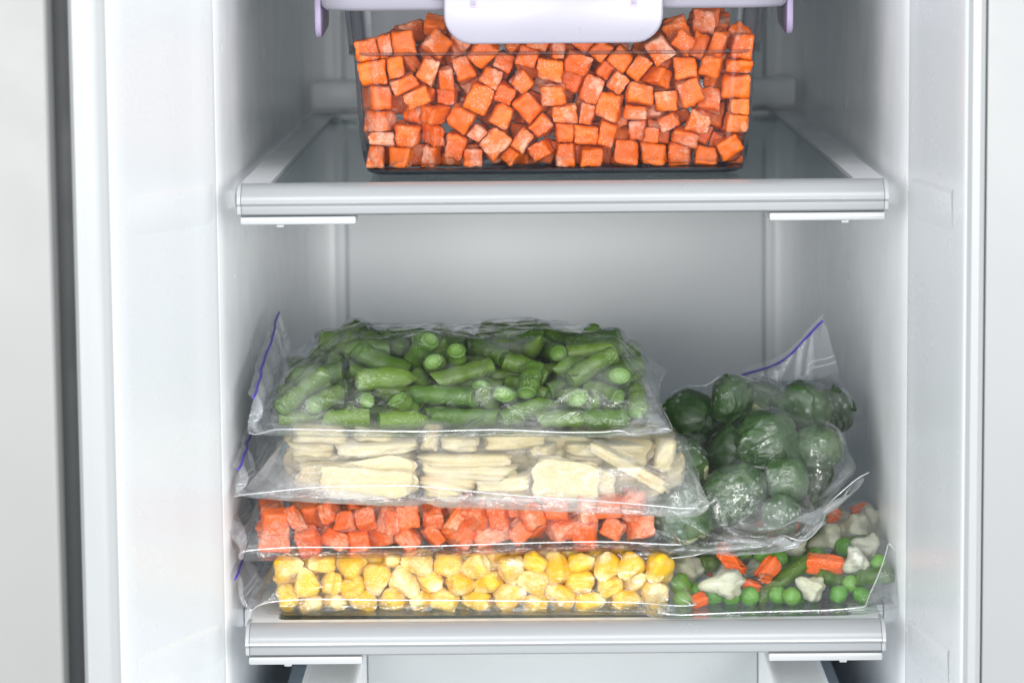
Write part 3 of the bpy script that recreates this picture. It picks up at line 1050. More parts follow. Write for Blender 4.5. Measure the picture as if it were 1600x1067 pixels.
        (3, 1, 358, 325, 260, -823, 421, 52, 64, 952, 286, 87),
        (3, 0, 401, 364, 291, -585, 344, 56, 858, -133, -45, 494),
        (3, 3, 317, 288, 231, -501, 528, 38, 869, -222, -56, 439),
        (3, 5, 335, 305, 244, -404, 494, 38, 946, 99, 98, 291),
        (3, 5, 357, 324, 259, -112, 501, 42, 108, -987, 105, -47),
        (3, 3, 398, 362, 290, 16, 549, 57, 115, -52, -992, -15),
        (3, 3, 364, 331, 265, 359, 455, 48, 52, 639, -761, 95),
        (3, 4, 370, 337, 269, 491, 474, 52, 948, -104, -84, -288),
        (3, 4, 371, 338, 270, 631, 446, 52, 25, -799, -587, 126),
        (3, 2, 337, 306, 245, 725, 361, 49, 102, -591, -796, -83),
        (3, 0, 381, 346, 277, -869, 535, 47, 64, 288, -951, 92),
        (3, 4, 398, 362, 290, -581, 594, 53, 190, 909, 333, 161),
        (3, 2, 383, 348, 278, -349, 614, 56, 1, -812, -566, 144),
        (3, 5, 378, 344, 275, 267, 577, 51, 144, -45, -140, 979),
        (3, 0, 344, 313, 250, -785, 102, 119, 87, -960, 204, -170),
        (3, 4, 324, 295, 236, -530, 14, 50, 374, 927, 25, -12),
        (3, 1, 317, 288, 230, -441, 171, 37, 175, -760, 582, -229),
        (3, 2, 410, 372, 298, -331, 20, 139, 384, -168, -903, -92),
        (3, 1, 374, 340, 272, -213, 184, 56, 247, -807, 530, 81),
        (3, 2, 382, 347, 278, 165, 19, 68, 160, -144, 787, 578),
        (3, 1, 345, 313, 251, 281, -8, 137, 494, 852, 72, -160),
        (3, 3, 402, 366, 293, 407, 33, 65, 950, -128, 276, 77),
        (3, 4, 351, 319, 255, 551, 20, 40, 25, 135, 987, -84),
        (3, 4, 352, 320, 256, 723, 30, 44, 16, -13, -989, 146),
        (3, 0, 381, 346, 277, -737, 159, 53, 121, -926, 349, -77),
        (3, 4, 375, 341, 273, -765, 253, 124, 48, 250, 930, 264),
        (3, 5, 340, 309, 248, -533, 219, 51, 237, -375, -353, 823),
        (3, 1, 385, 350, 280, -338, 249, 54, 964, 159, 97, 192),
        (3, 3, 406, 369, 295, -88, 240, 56, 763, -117, -5, -636),
        (3, 4, 410, 373, 298, 10, 355, 56, 713, 68, 127, 686),
        (3, 2, 343, 312, 250, 202, 127, 53, 275, 960, -14, 54),
        (3, 3, 315, 286, 229, 432, 370, 34, 425, 159, -282, -845),
        (3, 2, 411, 374, 299, 561, 329, 151, 119, 175, 929, 303),
        (3, 4, 315, 287, 229, 794, 301, 110, 912, 249, -271, 179),
        (3, 1, 372, 338, 270, -896, 431, 126, 333, 425, -346, -767),
        (3, 5, 319, 290, 232, -694, 406, 48, 516, 47, 360, 776),
        (3, 2, 346, 315, 252, -497, 420, 64, 655, -319, 519, 448),
        (3, 2, 381, 346, 277, -339, 386, 52, 92, -173, -980, 39),
        (3, 2, 374, 340, 272, -53, 475, 128, 437, -65, 331, -834),
        (3, 0, 387, 351, 281, 107, 458, 57, 8, -633, 755, 170),
        (3, 5, 372, 338, 270, 325, 316, 34, 130, -727, 675, 4),
        (3, 2, 316, 287, 230, 537, 367, 50, 357, -757, 463, 291),
        (3, 3, 338, 308, 246, 674, 520, 127, 405, 63, 17, -912),
        (3, 4, 343, 312, 250, 750, 476, 43, 66, 991, -48, -110),
        (3, 2, 345, 314, 251, -796, 611, 61, 455, -690, 39, -561),
        (3, 2, 332, 302, 241, -704, 522, 48, 69, 990, 76, 92),
        (3, 2, 397, 361, 289, -447, 591, 122, 77, 87, 987, 111),
        (3, 5, 363, 330, 264, 579, 568, 50, 934, -267, -141, -192),
        (3, 1, 393, 357, 286, 724, 601, 57, 63, 219, -969, -93),
        (3, 5, 346, 315, 252, 869, 589, 58, 826, 325, -366, 277),
        (3, 4, 345, 313, 251, -803, -22, 139, 530, -574, 517, 350),
        (3, 2, 332, 302, 241, -600, 125, 49, 49, -83, -969, -227),
        (3, 5, 347, 316, 252, -404, 21, 50, 814, -404, -42, -417),
        (3, 4, 322, 293, 234, -330, 173, 149, 43, 660, -208, -720),
        (3, 1, 348, 316, 253, 15, 27, 43, 993, -69, 7, -95),
        (3, 4, 355, 323, 258, 65, 15, 132, 20, 964, -161, 210),
        (3, 2, 392, 356, 285, 394, 13, 198, 403, 667, 159, -606),
        (3, 5, 360, 327, 261, 414, 134, 142, 138, 851, -438, -253),
        (3, 3, 355, 323, 258, 642, 22, 119, 171, -803, 570, 9),
        (3, 0, 370, 336, 269, 864, 7, 64, 395, 602, -427, 547),
        (3, 1, 405, 368, 294, -878, 173, 70, 280, 446, -701, -481),
        (3, 3, 333, 303, 242, -673, 142, 141, 270, 790, -464, -297),
        (3, 4, 407, 370, 296, -441, 218, 139, 54, 344, -935, -73),
        (3, 3, 411, 374, 299, -284, 305, 132, 257, -226, 13, -939),
        (3, 5, 369, 335, 268, -117, 382, 60, 790, 442, 348, 244),
        (3, 5, 335, 305, 244, 49, 271, 141, 143, 617, 614, -471),
        (3, 5, 359, 326, 261, 138, 149, 127, 710, -58, -78, -697),
        (3, 2, 388, 352, 282, 361, 281, 126, 409, 209, -140, 877),
        (3, 1, 367, 334, 267, 673, 168, 141, 532, 556, -601, -218),
        (3, 4, 399, 363, 290, 730, 213, 37, 199, -765, 584, -185),
        (3, 0, 410, 372, 298, -884, 581, 144, 232, 661, 704, 120),
        (3, 0, 394, 358, 286, -767, 507, 126, 35, 108, 131, -985),
        (3, 5, 317, 288, 231, -547, 320, 141, 336, -83, -923, 166),
        (3, 1, 364, 331, 265, -210, 423, 63, 496, -730, -468, 46),
        (3, 3, 402, 366, 293, -159, 560, 133, 860, 247, -252, -368),
        (3, 0, 371, 337, 270, 200, 352, 45, 97, -337, -927, 134),
        (3, 0, 361, 328, 263, 242, 228, 79, 176, 120, -395, -894),
        (3, 2, 331, 300, 240, 397, 572, 45, 97, 386, 905, -153),
        (3, 0, 337, 307, 245, 662, 401, 136, 173, -561, -751, -302),
        (3, 3, 365, 332, 266, 886, 474, 69, 569, 265, 773, -84),
        (3, 4, 338, 308, 246, -415, 457, 127, 630, 162, 44, 759),
        (3, 0, 326, 296, 237, 133, 585, 44, 125, 811, -570, -44),
        (3, 2, 330, 300, 240, 284, 603, 153, 370, 927, 13, 66),
        (3, 1, 405, 368, 294, 476, 560, 130, 108, -698, -708, 33),
        (3, 4, 362, 329, 263, 812, 532, 117, 125, -409, 901, -77),
        (3, 2, 345, 313, 251, -898, 21, 61, 353, -665, 122, -646),
        (3, 3, 321, 291, 233, -770, 83, 218, 111, 181, -847, -487),
        (3, 4, 378, 343, 275, -468, 1, 162, 592, -473, -508, -411),
        (3, 2, 344, 312, 250, -253, 145, 141, 310, 678, 630, 218),
        (3, 2, 332, 302, 242, -42, 120, 54, 369, -362, 325, 792),
        (3, 1, 356, 324, 259, -62, 227, 146, 278, 141, -950, 10),
        (3, 5, 368, 335, 268, 178, -5, 200, 644, -288, -566, -427),
        (3, 0, 385, 350, 280, 507, 26, 135, 31, 676, -734, 51),
        (3, 0, 370, 336, 269, 557, 186, 115, 910, 96, 287, 284),
        (3, 4, 350, 319, 255, 888, 133, 135, 738, 81, -208, -637),
        (3, 4, 378, 344, 275, -901, 308, 71, 631, -56, -771, -64),
        (3, 0, 351, 319, 255, -662, 316, 129, 353, -196, -587, 702),
        (3, 3, 375, 341, 273, -577, 198, 149, 130, -814, 513, -239),
        (3, 5, 319, 290, 232, -172, 425, 148, 80, -982, -165, 35),
        (3, 5, 363, 330, 264, -51, 357, 151, 217, -48, -116, 968),
        (3, 5, 345, 313, 251, 31, 148, 148, 229, -347, 909, -22),
        (3, 0, 355, 323, 258, 302, 113, 106, 754, 223, -276, -553),
        (3, 4, 338, 307, 246, 468, 241, 166, 196, 124, -692, -683),
        (3, 4, 340, 309, 247, 698, 295, 156, 181, 781, 593, 72),
        (3, 3, 321, 291, 233, 892, 268, 142, 825, 250, 261, 435),
        (3, 1, 336, 305, 244, -780, 381, 136, 64, 257, -108, 958),
        (3, 2, 401, 364, 291, -623, 435, 135, 878, 315, 6, -360),
        (3, 4, 351, 319, 255, -419, 348, 140, 525, 850, -26, -48),
        (3, 2, 392, 356, 285, -273, 515, 58, 336, -5, 263, -905),
        (3, 5, 326, 296, 237, -246, 519, 171, 450, -738, 492, -101),
        (3, 5, 326, 296, 237, 48, 514, 147, 836, -439, 320, 76),
        (3, 4, 379, 345, 276, 235, 461, 65, 245, -571, -622, -476),
        (3, 5, 392, 356, 285, 428, 395, 129, 66, -30, -98, -992),
        (3, 2, 324, 295, 236, 557, 459, 133, 26, -354, 914, -197),
        (3, 0, 369, 336, 269, 860, 361, 58, 444, 825, -346, 52),
        (3, 1, 314, 285, 228, -604, 465, 50, 113, 583, -748, -295),
        (3, 3, 337, 306, 245, -537, 507, 128, 317, -828, 250, -389),
        (3, 0, 318, 289, 231, -343, 542, 146, 765, -220, 305, -523),
        (3, 5, 369, 336, 269, -44, 610, 134, 916, 226, -147, -298),
        (3, 2, 395, 359, 287, 340, 508, 139, 940, -115, -198, -251),
        (3, 4, 338, 307, 246, -890, 0, 219, 7, 108, 602, -791),
        (3, 3, 383, 348, 278, -588, 36, 122, 716, 229, -42, -658),
        (3, 4, 339, 308, 246, -502, 99, 94, 2, -523, -740, -422),
        (3, 2, 353, 321, 257, -205, 12, 144, 578, 39, -253, 775),
        (3, 0, 369, 335, 268, -131, 127, 124, 245, 965, 91, -20),
        (3, 1, 351, 319, 255, -47, 110, 215, 728, -574, 336, -167),
        (3, 3, 410, 373, 298, 85, 100, 221, 116, 819, -561, 21),
        (3, 1, 397, 361, 289, 475, 133, 217, 156, 439, -813, -349),
        (3, 4, 355, 322, 258, 636, 2, 206, 596, -618, -505, -89),
        (3, 5, 388, 353, 282, 774, 63, 128, 251, 499, 828, 57),
        (3, 5, 405, 368, 295, -815, 186, 204, 754, 83, -577, 302),
        (3, 5, 361, 329, 263, -709, 251, 216, 335, 777, -497, -193),
        (3, 1, 353, 321, 257, -484, 256, 222, 181, -899, -397, 24),
        (3, 3, 330, 300, 240, -268, 235, 220, 850, 451, 147, 229),
        (3, 5, 388, 352, 282, -168, 277, 141, 294, -353, 369, -808),
        (3, 3, 365, 332, 265, 162, 291, 135, 96, -407, -902, -108),
        (3, 1, 372, 338, 270, 257, 243, 195, 412, -638, -295, 581),
        (3, 1, 327, 297, 238, 463, 332, 220, 881, -331, -136, 311),
        (3, 4, 328, 298, 239, 783, 202, 153, 909, 108, -332, -228),
        (3, 1, 345, 313, 251, 914, 382, 169, 754, 18, -613, -234),
        (3, 4, 398, 362, 289, -873, 314, 205, 742, -647, -48, -168),
        (3, 2, 408, 371, 297, -640, 375, 233, 920, 100, 61, 374),
        (3, 3, 380, 345, 276, -505, 423, 200, 493, 526, -174, 671),
        (3, 4, 372, 339, 271, -306, 419, 128, 883, 308, 243, 257),
        (3, 2, 371, 338, 270, -72, 566, 229, 18, -86, -981, -172),
        (3, 2, 402, 365, 292, 58, 398, 132, 388, -727, 543, -159),
        (3, 3, 316, 287, 230, 164, 423, 133, 386, 717, -338, -473),
        (3, 1, 393, 357, 286, 439, 461, 221, 664, -277, -9, -695),
        (3, 2, 331, 301, 240, 635, 491, 215, 422, 322, 847, -20),
        (3, 3, 337, 306, 245, 786, 412, 127, 178, 978, 111, -14),
        (3, 1, 390, 355, 284, -754, 615, 190, 620, -119, -642, -435),
        (3, 5, 355, 323, 258, -646, 572, 133, 160, -858, 487, 18),
        (3, 4, 334, 304, 243, -434, 518, 216, 511, 826, -136, 194),
        (3, 3, 369, 335, 268, 65, 590, 216, 93, -142, 314, 934),
        (3, 0, 412, 374, 299, 160, 568, 133, 269, -680, -652, 200),
        (3, 3, 398, 362, 290, 400, 605, 217, 703, 80, -286, 646),
        (3, 0, 323, 293, 235, -725, 11, 235, 980, 89, 20, 174),
        (3, 2, 325, 296, 236, -689, 12, 142, 710, 487, -274, -428),
        (3, 2, 396, 360, 288, -506, 121, 216, 853, 301, 169, -391),
        (3, 3, 317, 288, 231, -404, 100, 136, 638, -124, -742, -165),
        (3, 5, 371, 337, 270, -63, 15, 131, 252, -49, 223, -940),
        (3, 0, 347, 315, 252, 5, -1, 216, 736, -627, 4, -256),
        (3, 3, 347, 315, 252, 286, 20, 226, 267, 718, -629, -134),
        (3, 0, 351, 319, 255, 329, 137, 219, 520, -797, 257, -168),
        (3, 4, 334, 304, 243, 746, -17, 214, 551, -714, -334, -273),
        (3, 3, 387, 352, 281, 873, 135, 224, 952, 81, 71, 287),
        (3, 4, 352, 320, 256, -894, 89, 156, 249, -171, -134, 944),
        (3, 2, 345, 314, 251, -649, 129, 220, 117, 178, -194, 958),
        (3, 3, 321, 292, 233, -369, 288, 224, 107, -70, 930, 344),
        (3, 4, 325, 295, 236, -396, 180, 228, 957, -120, -231, 131),
        (3, 0, 403, 367, 293, -167, 181, 226, 469, -20, 103, -877),
        (3, 5, 366, 332, 266, 41, 340, 226, 756, 98, 35, -646),
        (3, 2, 351, 319, 255, 232, 105, 142, 600, 257, -297, -697),
        (3, 2, 388, 353, 283, 592, 231, 218, 42, -87, -932, 349),
        (3, 5, 379, 345, 276, 591, 111, 205, 51, -409, 670, -617),
        (3, 2, 378, 344, 275, 876, 269, 223, 55, -659, 690, 295),
        (3, 2, 324, 295, 236, -918, 507, 212, 105, -781, -78, -611),
        (3, 4, 380, 346, 276, -684, 503, 213, 226, 568, 791, -6),
        (3, 5, 366, 332, 266, -568, 531, 218, 896, -104, -300, 311),
        (3, 2, 362, 329, 264, -302, 482, 230, 47, 60, 89, -993),
        (3, 2, 319, 290, 232, -141, 380, 220, 234, -353, 550, -720),
        (3, 4, 381, 346, 277, -31, 446, 219, 82, 233, -961, -121),
        (3, 5, 387, 352, 281, 276, 375, 120, 102, -922, -369, 63),
        (3, 5, 377, 343, 274, 318, 512, 225, 105, -82, 54, -990),
        (3, 2, 328, 298, 239, 730, 444, 212, 670, 689, 67, 269),
        (3, 5, 402, 365, 292, 863, 474, 206, 80, -115, 816, -561),
        (3, 0, 358, 326, 261, -799, 495, 220, 743, 255, -271, -557),
        (3, 4, 385, 350, 280, -332, 604, 215, 86, -320, -943, 39),
        (3, 3, 378, 343, 275, 108, 472, 226, 120, 964, 220, -93),
        (3, 1, 361, 328, 263, 200, 571, 236, 8, -784, -587, 200),
        (3, 0, 383, 348, 279, 530, 544, 218, 879, -208, 180, -390),
        (3, 4, 384, 349, 280, 763, 554, 209, 81, -921, 174, -338),
        (3, 5, 367, 334, 267, 877, 592, 205, 500, 151, -585, 620),
        (3, 0, 352, 320, 256, -879, 611, 237, 231, 87, 139, 959),
        (3, 0, 348, 317, 253, 649, 600, 225, 68, -459, 839, -286),
        (3, 0, 323, 294, 235, -885, 113, 246, 96, 944, -303, 92),
        (3, 5, 369, 336, 269, -592, 19, 221, 302, -910, 268, 90),
        (3, 5, 325, 295, 236, -391, 57, 238, 11, 744, 662, -93),
        (3, 3, 332, 302, 242, -289, 124, 217, 85, -321, -885, -328),
        (3, 3, 380, 345, 276, -270, 21, 235, 964, 258, 55, 9),
        (3, 5, 394, 358, 287, -125, 32, 228, 709, 82, 96, -693),
        (3, 4, 326, 297, 237, 207, 125, 238, 91, -382, 918, -59),
        (3, 3, 328, 298, 239, 509, 10, 223, 11, -83, 233, 969),
        (3, 4, 393, 357, 285, 729, 111, 216, 235, -260, 106, -930),
        (3, 4, 366, 332, 266, 881, -1, 203, 431, 767, -176, 443),
        (3, 2, 331, 301, 241, -916, 218, 193, 718, -169, 675, -14),
        (3, 2, 350, 318, 255, -759, 381, 219, 679, 304, 113, 658),
        (3, 3, 316, 288, 230, -506, 348, 216, 577, -806, -54, 122),
        (3, 3, 402, 365, 292, -256, 362, 221, 116, 947, 285, -95),
        (3, 4, 345, 313, 251, -84, 300, 221, 967, -76, -127, 209),
        (3, 3, 344, 313, 250, 4, 211, 229, 994, -64, -74, -44),
        (3, 5, 410, 373, 298, 142, 236, 213, 50, -10, -990, -133),
        (3, 5, 383, 349, 279, 378, 238, 227, 23, -375, -922, 96),
        (3, 4, 361, 329, 263, 652, 343, 219, 537, -28, -120, -835),
        (3, 5, 332, 302, 242, 727, 242, 224, 262, -23, 145, -954),
        (3, 5, 314, 285, 228, -887, 403, 223, 115, -9, 351, -929),
        (3, 1, 337, 306, 245, -606, 246, 217, 518, 235, -456, -684),
        (3, 3, 365, 332, 266, -395, 407, 214, 301, 726, -613, -81),
        (3, 4, 333, 303, 242, -170, 486, 225, 308, -121, 37, -943),
        (3, 4, 334, 304, 243, -200, 589, 218, 323, 915, 213, -115),
        (3, 3, 405, 368, 295, 183, 352, 215, 88, 991, 8, -105),
        (3, 2, 325, 295, 236, 225, 474, 175, 5, 761, 578, -294),
        (3, 1, 408, 371, 297, 335, 371, 222, 105, 957, -271, 3),
        (3, 0, 327, 297, 238, 555, 419, 220, 236, 757, 606, -60),
        (3, 0, 375, 341, 273, 791, 359, 215, 740, 83, 327, -581),
    ],
    'carrotbag': [
        (0, 3, 317, 417, 323, -852, 33, 62, 539, 509, -344, 576),
        (0, 7, 277, 346, 378, -693, 159, 62, 685, 138, -691, -187),
        (0, 8, 428, 254, 354, -554, 33, 62, 303, -60, -613, 727),
        (0, 8, 423, 222, 286, -340, 66, 62, 936, -27, -101, -335),
        (0, 0, 201, 368, 357, -94, 40, 62, 937, 9, -318, 144),
        (0, 9, 491, 297, 254, 184, 54, 62, 772, -616, -153, 21),
        (0, 7, 250, 391, 225, 434, 231, 78, 520, -568, 502, -393),
        (0, 6, 262, 327, 249, 508, 69, 62, 53, -697, 47, 714),
        (0, 0, 359, 367, 274, 633, 16, 62, 533, -499, -321, -603),
        (0, 9, 292, 297, 213, 768, 27, 62, 379, -305, 708, 512),
        (0, 1, 445, 288, 299, -869, 143, 75, 427, 648, 268, -571),
        (0, 2, 298, 368, 323, -704, 307, 62, 583, 71, 806, 70),
        (0, 0, 485, 247, 233, -476, 360, 62, 811, -1, 38, -584),
        (0, 0, 179, 351, 364, -324, 366, 62, 609, 673, -225, -353),
        (0, 6, 234, 271, 216, 26, 319, 62, 418, 788, 379, -248),
        (0, 2, 303, 321, 324, 138, 308, 62, -274, -236, 667, -651),
        (0, 8, 206, 299, 441, 299, 323, 62, 438, 369, -261, 777),
        (0, 8, 283, 315, 189, 463, 323, 62, 796, -421, -308, -307),
        (0, 9, 224, 220, 242, 620, 127, 62, 595, 532, 376, -472),
        (0, 4, 259, 311, 366, 866, 188, 62, 975, -99, 148, 136),
        (0, 4, 437, 165, 288, -848, 383, 62, 774, 567, -156, -235),
        (0, 5, 270, 258, 367, -725, 445, 62, 397, -638, -572, 328),
        (0, 2, 306, 337, 339, -95, 330, 62, 561, -755, 251, 227),
        (0, 1, 299, 301, 354, 44, 422, 64, 231, 297, -857, -352),
        (0, 5, 358, 197, 342, 219, 437, 62, 571, -392, 433, -577),
        (0, 6, 291, 419, 380, 610, 439, 62, 110, 719, 217, 651),
        (0, 3, 438, 259, 353, 858, 320, 62, 391, -350, -449, 724),
        (0, 8, 315, 359, 255, -871, 47, 127, 353, -121, -163, 913),
        (0, 7, 425, 296, 308, -687, 15, 62, 345, 518, -711, 327),
        (0, 7, 236, 397, 276, -571, 115, 80, 560, -476, -526, -428),
        (0, 4, 329, 246, 362, -220, 32, 62, 368, -254, -554, -703),
        (0, 5, 249, 391, 396, -59, 194, 62, 506, -508, -177, -674),
        (0, 5, 372, 277, 343, 113, 8, 162, 97, -594, 327, -728),
        (0, 0, 357, 316, 291, 215, 199, 62, 426, 207, -101, 875),
        (0, 1, 411, 419, 240, 334, 112, 62, 989, -87, 91, 80),
        (0, 1, 441, 280, 362, 523, 44, 81, 423, -328, -710, 457),
        (0, 0, 330, 313, 370, 891, 45, 63, 806, 559, 107, 166),
        (0, 3, 424, 276, 435, -868, 267, 82, 496, 668, -322, 452),
        (0, 8, 570, 370, 421, -713, 243, 149, 603, 99, 714, 341),
        (0, 2, 404, 284, 429, -404, 216, 62, 205, 720, -511, -424),
        (0, 2, 303, 348, 384, -222, 199, 62, 752, 127, -638, 107),
        (0, 2, 274, 226, 272, 46, 223, 62, 638, -466, 584, 186),
        (0, 8, 272, 416, 268, 117, 169, 62, 358, 76, -928, -71),
        (0, 4, 257, 284, 209, 351, 243, 90, 50, -748, 202, -630),
        (0, 7, 390, 433, 306, 463, 397, 62, 528, -178, 298, -775),
        (0, 8, 326, 349, 413, 752, 343, 62, -64, 200, 128, 969),
        (0, 0, 515, 358, 365, 855, 327, 152, 98, 639, -666, 373),
        (0, 4, 460, 170, 358, -735, 358, 75, 587, 743, 160, -279),
        (0, 9, 351, 161, 194, 15, 303, 131, 32, 12, -739, -672),
        (0, 6, 281, 165, 249, 45, 386, 171, 553, 510, 320, 575),
        (0, 5, 433, 167, 248, 306, 350, 95, 28, 269, 562, -781),
        (0, 9, 289, 398, 217, -584, 62, 178, 215, 555, -3, 803),
        (0, 5, 261, 270, 277, -406, 4, 157, 253, 964, -49, 65),
        (0, 3, 333, 322, 308, -105, 143, 166, 450, -37, -432, 781),
        (0, 1, 304, 332, 372, 28, 42, 62, -103, 874, 284, 380),
        (0, 1, 312, 280, 366, 174, 158, 165, 226, 653, -299, -659),
        (0, 6, 381, 341, 264, 227, 17, 152, 761, 101, 639, -47),
        (0, 7, 245, 366, 281, 415, 99, 77, -208, -397, -29, -893),
        (0, 5, 372, 238, 270, 642, 2, 156, 637, 369, 464, -493),
        (0, 6, 398, 264, 303, 865, 25, 172, 834, 240, -259, 425),
        (0, 2, 327, 362, 305, -720, 413, 178, 364, 609, -165, 685),
        (0, 0, 306, 402, 279, -573, 301, 74, 57, -170, 768, 615),
        (0, 6, 296, 237, 270, -567, 209, 62, 675, 733, 58, 62),
        (0, 9, 324, 226, 414, -69, 165, 101, 344, 805, -425, -229),
        (0, 4, 384, 179, 244, 48, 129, 62, 479, 89, 831, 269),
        (0, 5, 207, 430, 263, 183, 338, 135, 267, -696, 255, 615),
        (0, 1, 288, 301, 329, 334, 353, 176, 445, -442, 435, 646),
        (0, 5, 456, 340, 432, 443, 362, 158, 599, -201, -768, 105),
        (0, 0, 319, 251, 204, 609, 212, 62, 375, -248, 628, -636),
        (0, 6, 275, 268, 333, -647, 394, 171, -284, -602, -721, -193),
        (0, 8, 434, 277, 306, 616, 300, 62, -67, 206, 700, -681),
        (0, 9, 225, 297, 274, 743, 442, 178, 510, 364, 748, -219),
        (0, 4, 292, 274, 327, 875, 445, 174, 500, -801, 188, -270),
        (0, 3, 270, 281, 272, -883, 194, 178, 725, 157, 98, -663),
        (0, 6, 277, 326, 293, -677, 128, 169, 789, -595, -145, -37),
        (0, 4, 197, 271, 255, -507, 0, 148, -191, -859, -458, 129),
        (0, 8, 216, 308, 364, -212, 5, 166, 780, 24, -45, -624),
        (0, 0, 403, 367, 276, 59, 149, 171, 536, 590, 335, -503),
        (0, 0, 331, 266, 263, 239, 289, 178, 461, 367, 468, 658),
        (0, 4, 217, 268, 360, 316, 85, 102, 183, 347, -590, 706),
        (0, 9, 330, 325, 237, 491, 215, 65, 274, -456, -236, 813),
        (0, 4, 340, 259, 358, 754, 9, 177, 418, 486, -513, -571),
        (0, 1, 339, 282, 227, -447, 356, 152, 522, -570, 613, 163),
        (0, 4, 260, 256, 313, -455, 119, 178, 267, 502, 598, -565),
        (0, 6, 390, 391, 190, -243, 185, 143, 803, 248, 494, -224),
        (0, 9, 263, 244, 197, 88, 268, 178, 943, -194, 149, 226),
        (0, 1, 209, 399, 328, 175, 409, 152, 579, -143, -705, 385),
        (0, 5, 311, 280, 207, 330, 183, 158, 276, 582, 637, -423),
        (0, 0, 210, 389, 266, 427, 203, 178, 598, -248, -761, 35),
        (0, 4, 513, 334, 338, 746, 210, 146, 700, 366, 612, -42),
        (0, 8, 299, 279, 363, 723, 338, 177, 696, -474, -333, 425),
        (0, 1, 399, 342, 237, -887, 394, 152, 607, -561, -447, 343),
        (0, 0, 296, 248, 333, -530, 401, 141, 666, -734, 125, -49),
        (0, 7, 480, 244, 341, -314, 440, 168, 574, -508, 511, 389),
        (0, 3, 277, 313, 230, 623, 349, 173, 157, -583, -786, -132),
        (0, 5, 249, 182, 269, -861, 286, 178, 130, -990, -42, -32),
        (0, 1, 399, 250, 324, -836, -23, 164, 164, -99, 171, -967),
        (0, 2, 240, 300, 253, -366, 143, 171, 697, 7, -714, -59),
        (0, 5, 419, 281, 311, -451, 59, 62, 63, -673, -731, -91),
        (0, 6, 283, 182, 264, -87, -10, 143, 297, -661, 80, -684),
        (0, 2, 354, 200, 420, 16, 19, 138, 684, -434, -29, -586),
        (0, 2, 343, 302, 384, 331, 79, 178, 719, -70, -667, 183),
        (0, 4, 349, 283, 193, 385, -28, 149, 345, -692, 382, 506),
        (0, 0, 228, 367, 349, 754, 111, 151, 595, -43, 275, 754),
        (0, 5, 374, 365, 328, 496, 28, 173, 653, -62, -101, -748),
        (0, 1, 309, 452, 341, -324, 297, 175, -33, -231, 934, -272),
        (0, 5, 196, 244, 424, -226, 289, 80, 213, 744, 6, -633),
        (0, 2, 241, 176, 253, 323, -9, 62, 927, -42, 371, -40),
        (0, 3, 347, 276, 308, 589, 124, 165, 260, -219, -941, -9),
        (0, 3, 397, 240, 332, 852, 168, 175, -139, -687, -693, 169),
        (0, 6, 352, 348, 409, -449, 251, 170, 195, 750, 525, 352),
        (0, 1, 377, 310, 292, -215, 323, 173, -90, -802, 578, 124),
        (0, 2, 207, 358, 354, -114, 318, 143, 651, -412, 560, 305),
        (0, 5, 427, 229, 318, 531, 240, 159, 527, -257, -438, 682),
        (0, 1, 308, 164, 248, -740, -37, 173, 559, 77, -505, 654),
        (0, 9, 305, 292, 261, -603, 256, 161, 49, 55, 993, -87),
        (0, 1, 386, 345, 258, -299, 21, 145, 340, -735, -155, -565),
        (0, 6, 227, 239, 263, -10, 214, 172, 442, -71, -852, 271),
    ],
    'slices': [
        (1, 3, 1006, 408, 243, -576, 589, 61, 479, 564, -504, -446),
        (1, 7, 1025, 391, 166, 136, 343, 21, 16, 1000, 3, -1),
        (1, 7, 806, 434, 250, 669, 616, -20, 32, -19, -34, -999),
        (1, 7, 975, 512, 199, -546, 606, 71, 572, -468, 453, -499),
        (1, 2, 789, 413, 244, -347, 457, 43, 4, 750, -661, 0),
        (1, 6, 1095, 543, 170, 667, 410, 16, 999, -43, -24, -18),
        (1, 0, 831, 383, 239, -502, 656, 79, 474, 465, 482, 572),
        (1, 7, 1007, 605, 198, -730, 321, -11, 709, 44, -9, -703),
        (1, 6, 887, 575, 203, 753, 516, 61, 714, -18, -25, 699),
        (1, 2, 1177, 399, 177, -231, 663, 32, 2, -961, 277, 5),
        (1, 3, 805, 543, 231, 667, 797, 28, 1000, 15, 9, 16),
        (1, 4, 903, 583, 214, 702, 549, 96, 999, -22, -5, 35),
        (1, 6, 1001, 601, 223, -741, 532, 61, 16, 730, -683, -19),
        (1, 0, 1164, 623, 222, 691, 802, 98, 1000, -7, -2, 14),
        (1, 2, 1069, 457, 211, 376, 367, 60, 474, 497, -526, -501),
        (1, 1, 1078, 428, 236, -930, 506, 56, 511, 491, -498, -499),
        (1, 4, 821, 391, 238, -418, 225, 65, 610, -606, 375, -346),
        (1, 7, 703, 575, 200, 94, 80, 91, 4, -37, -11, 999),
        (1, 2, 662, 482, 200, -122, 806, 96, 630, -747, 94, -192),
        (1, 1, 677, 529, 169, -153, 259, -7, 9, -672, 739, -44),
        (1, 5, 981, 605, 189, 684, 549, 151, 7, -1000, 10, -26),
        (1, 3, 1249, 452, 172, -660, 58, 84, 734, -679, -6, 5),
        (1, 4, 744, 386, 239, 104, 90, 23, 999, 19, -26, -12),
        (1, 5, 866, 410, 238, -568, 868, 160, 22, -19, 737, 675),
        (1, 6, 926, 505, 220, 165, 668, -25, 1, 949, -315, -5),
        (1, 1, 1022, 610, 208, 698, 800, 156, 14, -1000, 11, -4),
        (1, 6, 1031, 554, 245, -199, 773, 109, 681, -686, 186, -178),
        (1, 6, 1237, 505, 212, 239, 631, 34, 7, -195, 981, 4),
        (1, 0, 1123, 622, 192, 699, 799, 165, 999, 28, -37, 11),
        (1, 6, 1019, 533, 170, -295, 527, 83, 12, -887, -462, -1),
        (1, 5, 930, 545, 195, 166, 521, 95, 999, 5, -17, -48),
